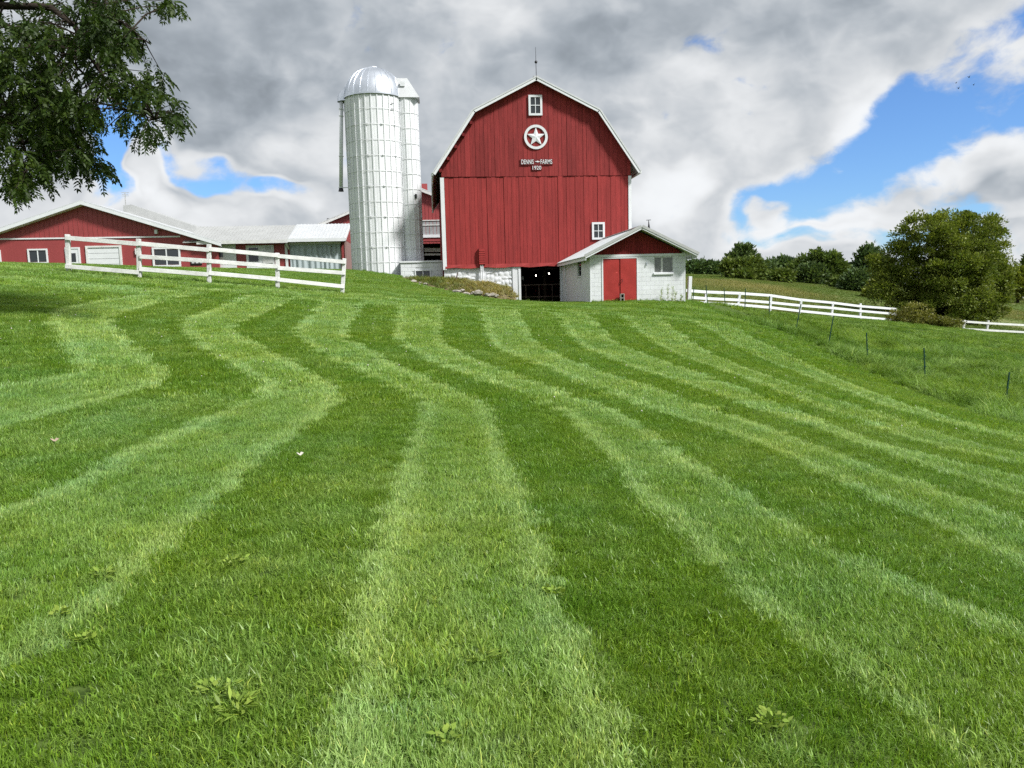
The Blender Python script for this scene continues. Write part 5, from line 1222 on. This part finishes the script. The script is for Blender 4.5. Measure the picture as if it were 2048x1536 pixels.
FT = [ # x, base, top, half width, distance, material, hue, label
 (1487,568,489,43,138,'leaf_dark',.45,'tall dark broadleaf tree highest in the far treeline'),(1487,571,521,44,118,'leaf_mid',.60,'yellow green bushy tree in front of the tallest dark tree'),
 (1602,572,519,28,126,'leaf_mid',.4,'dark green round tree middle of the far treeline'),(1655,575,506,40,122,'leaf_mid',.35,'broad tree with pointed top right of the middle treeline'),
 (1625,574,530,26,119,'leaf_dark',.4,'low dark tree between the two middle trees'),(1734,585,490,30,116,'leaf_dark',.25,'blue green tree just left of the big round tree'),(1712,592,545,30,106,'leaf_dark',.3,'dark rounded bush left of the big round tree'),
 (1563,573,545,20,114,'leaf_mid',.6,'small yellow green bush in the far treeline'),(1530,571,530,24,128,'leaf_dark',.4,'dark tree right of the yellow green tree'),(1755,601,566,22,94,'leaf_olive',.7,'yellowish bush at the left foot of the big round tree'),
 (2036,592,535,30,104,'leaf_olive',.6,'leafy bush right of the big round tree'),(1690,582,560,24,112,'leaf_mid',.5,'low bush below the blue green tree'),(2085,600,505,40,112,'leaf_mid',.5,'tree at the right edge behind the big round tree')]
for i, (x, bp, tp_, hw, Y_, mt, hu, lb_) in enumerate(FT):
    r = random.Random(500+i); hgt_ = bp-tp_; lob = [(x, tp_+hgt_*.45, hw*.55, hgt_*.40), (x, tp_+hgt_*.72, hw*.62, hgt_*.26)]
    for q in range(11):
        f = r.uniform(.1, .95); wq_ = hw*(math.sin(math.pi*min(f*.8+.18,1))**.6)*.75
        lob.append((x+r.uniform(-1,1)*wq_, tp_+hgt_*(.12+.8*f), hw*r.uniform(.26,.42), hgt_*r.uniform(.14,.22)))
    px_tree('field_tree' if hgt_ > 40 else 'field_bush', lb_, 'tree' if hgt_ > 40 else 'bush', Y_, x, bp, lob, M[mt], int(170+hw*hgt_*.07), 36, 0.0052*Y_, .0075*Y_, 600+i, r0=.2, hue=hu, group='trees and bushes beyond the pasture')
WD = [(1388,529),(1408,527),(1428,526),(1446,532),(1540,527),(1558,522),(1578,524),(1600,536),(1630,540),(1680,540),(1706,538),(1748,545),(1790,548),(2050,545),(2100,540),(1365,531)]
for i, (x, tp_) in enumerate(WD):
    r = random.Random(900+i); bp = 574; hw = r.uniform(17, 23); hgt_ = bp-tp_
    lob = [(x+r.uniform(-1,1)*hw*.6, tp_+hgt_*(.15+.75*r.random()), hw*r.uniform(.35,.55), hgt_*r.uniform(.16,.26)) for q in range(7)]+[(x, tp_+hgt_*.3, hw*.6, hgt_*.28)]
    side = ['leftmost of the row','second of the row from the left','third of the row from the left','fourth of the row from the left','left of the three woods trees beside the yellow bush','middle of the three woods trees beside the yellow bush','right of the three woods trees beside the yellow bush','behind the middle trees','behind the broad middle tree','right of the broad middle tree','left of the blue green tree','behind the blue green tree','hidden by the left side of the big round tree','right of the big round tree','beyond the right edge','beside the milk house roof'][i]
    px_tree('woods_tree', 'distant dark woods tree, ' + side, 'tree', 176, x, bp, lob, M['leaf_dark'], 130, 34, .95, 1.3, 950+i, r0=.25, hue=.25, group='far woods')
# brambles on the fence gap
for (x, lob, lb_, sd_, hu) in ((1815, [(1800,634,26,14),(1830,624,28,16),(1855,636,22,13),(1785,642,18,9),(1815,640,30,12)], 'reddish brown and yellow bramble bush swallowing the white fence', 81, .8), (1885, [(1875,646,26,9),(1900,648,24,8),(1855,650,18,7)], 'low straggling bramble below the big round tree', 83, .6)):
    px_tree('bramble', lb_, 'bush', 57.5, x, 652, lob, M['leaf_bramble'], 90, 46, .15, .34, sd_, r0=.05, hue=hu, up=.5)
# tall weeds at the milk house corner
for i, (x, hh) in enumerate(((1322,.62),(1335,.78),(1344,.7),(1350,.5),(1362,.35))):
    c_ = at(x, 600, YS-.3); gz = h1(c_[0], YS-.3); rng = np.random.default_rng(20+i)
    wd_ = thing('wall_weed', (c_[0], YS-.3, gz), 'thin pale weed stalk against the milk house wall, %s from the left' % ['first','second','third','fourth','last'][i], 'weed', 'weeds along the milk house')
    MB().tube([(c_[0],YS-.3,gz-.05),(c_[0]+.04,YS-.3,gz+hh*.6),(c_[0]+.02,YS-.3,gz+hh)],[.008,.006,.003],5).build('stalk', M['leaf_tan'], wd_)
    n = 44; f = rng.uniform(.05,1,n); P = np.stack([c_[0]+.03*f, np.full(n,YS-.3), gz+hh*f],1); D = unit(np.stack([rng.normal(0,1,n),rng.normal(-.2,.6,n),rng.uniform(.2,1.4,n)],1)); Nn = unit(np.cross(D, rng.normal(0,1,(n,3))))
    leaves('leaf', P, D, Nn, .11, .022, rng.uniform(.3,1,n), .5, rng.uniform(.8,1.3,n), M['leaf_weed'], wd_)

# ---------------------------------------------------------------- overhanging locust at the upper left
rl = random.Random(77); rn = np.random.default_rng(77)
TX, TY = -16.2, 16.2; tz = h1(TX, TY)
lt = thing('locust_tree', (TX, TY, tz), 'dark leafy locust tree overhanging the upper left corner', 'tree')
LIMBS = [([(-260,-90),(-40,10),(100,14),(150,52),(178,110),(205,150),(232,197),(270,225),(330,246)],15.6),
         ([(-260,-60),(-30,30),(40,66),(75,118),(100,190),(132,250),(165,310),(182,345)],16.0),
         ([(-300,0),(-80,120),(0,200),(40,265),(60,330),(38,372)],15.2),
         ([(-40,10),(120,-40),(205,10),(262,60),(300,88)],15.8),
         ([(-40,-60),(130,-110),(260,-50),(325,-5),(352,14)],15.3),
         ([(-300,40),(-200,200),(-140,300),(-120,360)],14.7),([(40,66),(110,90),(170,150),(200,230)],16.4)]
tk = MB(); lz0 = at(-260,-60,13.2)
fork = Vector((TX+.6, TY, tz+5.0))
tk.tube([(TX,TY,tz-.4),(TX+.05,TY,tz+.4),(TX+.2,TY,tz+2.2),tuple(fork)],[.48,.36,.31,.27],12)
limb_pts = []
for (pl, Y_) in LIMBS:
    pts = [Vector(at(x, y, Y_+.2*math.sin(k*1.3))) for k, (x, y) in enumerate(pl)]
    start = [fork, fork.lerp(pts[0], .5)+Vector((0,0,.3))] if pl[0][0] < -200 else []
    path = start+pts; n = len(path); r0_ = .11 if start else .07
    rad = [max(r0_*(1-i/(n-1))**1.15, .012) for i in range(n)]; tk.tube(path, rad, 7)
    for i in range(len(path)-1):
        for f in (0,.34,.67): limb_pts.append(path[i].lerp(path[i+1], f))
# part of the crown out of the picture: limbs to the left and behind
for (ex, ey, ez) in ((-20.5,13.5,10),(-20,19.5,10.5),(-16.5,20.2,11.5),(-17,12.4,11),(-18,16.2,13)):
    e = Vector((ex, ey, ez+tz)); tk.tube([fork, fork.lerp(e,.5)+Vector((0,0,.6)), e], [.16,.1,.02], 7)
CL = [(60,300,72,70,120),(40,215,62,55,80),(25,90,75,75,95),(110,60,60,55,70),(165,40,55,45,60),(205,45,42,50,55),(235,110,30,30,26),(275,75,34,20,26),(218,85,40,40,50),(235,165,36,32,44),(262,190,34,26,40),(320,172,28,26,26),(333,228,34,24,34),(300,262,22,22,20),(262,240,20,14,10),(150,150,40,45,42),(100,150,45,45,46),(110,215,42,45,52),(160,200,36,40,44),(150,270,42,40,56),(175,325,34,26,36),(195,335,22,16,14),(338,10,26,12,16),(20,365,40,22,28),(60,350,40,22,30),(120,300,45,45,50),(172,240,26,40,24),(95,270,40,40,46),(0,150,55,60,60),(225,15,40,22,30),(-60,120,70,120,100),(-80,280,70,80,80),(-160,200,80,120,80),(-60,-40,110,60,70)]
Ps, Ds, Ns, LN, WD_, TO, SH = [], [], [], [], [], [], []; tw = MB()
def compound(p, d, L, tone):
    """one pinnate leaf: drooping rachis with paired leaflets"""
    d = d.normalized(); m_ = rl.randint(6, 8); side = d.cross(Vector((0,0,1)))
    if side.length < .1: side = Vector((1,0,0))
    side.normalize(); side = (Matrix.Rotation(rl.uniform(-.9,.9), 3, d) @ side); q = Vector(p)
    for k_ in range(m_):
        d = (d+Vector((0,0,-.16))).normalized(); q = q+d*(L/m_)
        for s in ((-1, 1) if k_ < m_-1 else (-1, 0, 1)):
            ld = (d*(.55 if s else 1)+side*s*.9+Vector((0,0,-.30))).normalized(); up_ = d.cross(side)*.6+Vector((0,0,.6))+Vector((rl.gauss(0,.35),rl.gauss(0,.35),0))
            nn = (up_-ld*up_.dot(ld)); nn = nn.normalized() if nn.length > 1e-4 else Vector((0,1,0))
            Ps.append(tuple(q)); Ds.append(tuple(ld)); Ns.append(tuple(nn)); LN.append(rl.uniform(.078,.115)); WD_.append(rl.uniform(.032,.046)); TO.append(tone); SH.append(rl.uniform(.7,1.3))
for (cx_, cy_, rx_, ry_, cnt_) in CL:
    tone0 = rl.uniform(.0, .4)
    if cx_ < 120 and 240 < cy_ < 330: tone0 += .25
    for g_ in range(max(int(cnt_/3.9), 3)):
        a = rl.random()*6.283; q = math.sqrt(rl.random()); Y_ = 15.7+rl.uniform(-1.4, 1.4)
        tip = Vector(at(cx_+rx_*q*math.cos(a), cy_+ry_*q*math.sin(a)-6, Y_)); near_ = min(limb_pts, key=lambda v: (v-tip).length_squared)
        out_ = (tip-near_); 
        if out_.length > 1.9: near_ = tip-out_.normalized()*1.4+Vector((0,0,.15))
        mid_ = near_.lerp(tip,.5)+Vector((rl.uniform(-.1,.1),rl.uniform(-.1,.1),.08)); tw.tube([near_, mid_, tip], [.016,.010,.005], 5, caps=False)
        for k_ in range(6):
            f = 1-.16*k_*rl.random(); p_ = mid_.lerp(tip, f) if k_ else tip
            dd = (out_.normalized()*.5+Vector((rl.gauss(0,.6),rl.gauss(0,.5),rl.uniform(-.75,.15)))); compound(p_, dd, rl.uniform(.27,.45), min(max(tone0+rl.gauss(0,.15),0),1))
leaves('crown', np.array(Ps), np.array(Ds), np.array(Ns), np.array(LN), np.array(WD_), np.array(TO), np.clip(.45+rn.normal(0,.15,len(Ps)),0,1), np.array(SH), M['leaf_locust'], lt)
tr_ = tk.build('trunk', M['bark'], lt, smooth=True); tw_ = tw.build('twigs', M['bark'], tr_); tw_['kind'] = 'stuff'
lob = [(-18.5,16.2,11.5+tz,3.6,3.6,2.8),(-20.5,14.4,9.2+tz,2.6,2.7,2.3),(-17.5,19.8,10.8+tz,2.6,2.6,2.3),(-20.5,19,9.8+tz,2.7,2.6,2.3)]
P, D, Nn, ln, wd, T, S = blob_crown(lob, 150, 60, .18, rn, .7, -.2)
u_ = (P-EYE); zz_ = u_@FWD; ux = CX+F*(u_@RGT)/zz_; vy = CY-F*(u_@UPV)/zz_; k = ~((ux > -60) & (vy > -60)); P, D, Nn, ln, wd, T, S = [q[k] for q in (P, D, Nn, ln, wd, T, S)]
leaves('upper_crown', P, D, Nn, ln, wd, T, .45, S, M['leaf_locust'], lt)

# ---------------------------------------------------------------- small things on the lawn and in the sky
WE = [(430,1395,.085,'large clump of pale broad leaves'),(475,1430,.06,'small clump just right of the large pale clump'),(893,1490,.035,'single round pale clump near the bottom middle'),(1540,1455,.06,'pale broadleaf clump low on the right'),(205,1160,.05,'pale clump in the light stripe at left'),(470,1135,.055,'clump in the dark stripe left of centre'),(120,1240,.03,'clump at the lower left on the dark stripe'),(965,1330,.05,'clump in the central light stripe'),(1110,1195,.05,'clump on the right edge of the central light stripe'),(175,1292,.03,'tiny clump at lower left')]
for i, (x, y, s, lb_) in enumerate(WE):
    g_ = ground_at(x, y); rng = np.random.default_rng(300+i); w_ = thing('broadleaf_weed', tuple(g_), lb_ + ' in the lawn', 'weed', 'broadleaf weeds in the lawn')
    n = int(14+s*420); a = rng.uniform(0,6.283,n); q = s*np.sqrt(rng.random(n)); P = np.stack([g_[0]+q*np.cos(a), g_[1]+q*np.sin(a), np.full(n,g_[2]+.022)+rng.uniform(0,.022,n)],1)
    D = unit(np.stack([np.cos(a)+rng.normal(0,.6,n), np.sin(a)+rng.normal(0,.6,n), rng.uniform(.1,.9,n)],1)); Nn = unit(np.array([0,0,1.0])+rng.normal(0,.45,(n,3))); Nn = unit(Nn-D*(Nn*D).sum(1,keepdims=True))
    leaves('leaf_rosette', P, D, Nn, rng.uniform(.02,.042,n)*(1.7 if i % 3 == 1 else 1), rng.uniform(.013,.026,n)*(.7 if i % 3 == 1 else 1), rng.uniform(.2,1,n), .55, rng.uniform(.8,1.25,n), M['leaf_weed'], w_)
for (x, y, s, mt, lb_) in ((110,894,.034,'leaf_tan','curled tan fallen leaf on the lawn at far left'),(600,922,.03,'leaf_white','pale fallen leaf on the dark stripe left of centre')):
    g_ = ground_at(x, y); b = MB(); pts = []
    for k in range(9):
        t_ = k/8*2*math.pi; r_ = s*(.75+.35*math.cos(3*t_)); pts.append((g_[0]+r_*math.cos(t_), g_[1]+r_*.8*math.sin(t_), g_[2]+.065+.014*math.sin(2*t_+.5)))
    b.poly([(g_[0],g_[1],g_[2]+.06)]+pts[:8]+[(p[0],p[1],p[2]-.004) for p in pts[:8]], *[(0,1+k,1+(k+1)%8) for k in range(8)], *[(1+k,9+k,9+(k+1)%8,1+(k+1)%8) for k in range(8)])
    tag(b.build('fallen_leaf', M[mt]), lb_, 'leaf')
for i, (x, y, lb_) in enumerate(((1912,166,'leftmost upper'),(1938,155,'topmost'),(1947,170,'rightmost'),(1917,177,'lowest'))):
    c_ = at(x, y, 90.0); b = MB(); s = .17; fl = (.12,.3,.18,.25)[i]
    b.poly([(c_[0]-s*.5,c_[1],c_[2]),(c_[0]+s*.55,c_[1],c_[2]),(c_[0],c_[1]-.06,c_[2]+.04),(c_[0],c_[1]+.06,c_[2]+.04),(c_[0],c_[1],c_[2]-.06)],(0,2,3),(1,3,2),(0,4,2),(0,3,4),(1,2,4),(1,4,3))
    bd = b.build('bird', M['bird']); tag(bd, 'tiny dark bird high in the upper right sky, %s of the four' % lb_, 'bird', 'flock of birds')
    for sg_ in (-1, 1): MB().poly([(c_[0]-.07,c_[1],c_[2]+.03),(c_[0]+.08,c_[1],c_[2]+.03),(c_[0]+.02,c_[1]+sg_*.14,c_[2]+fl*.5),(c_[0]-.05,c_[1]+sg_*.3,c_[2]+fl*.7)],(0,1,2),(0,2,3)).build('wing', M['bird'], bd)
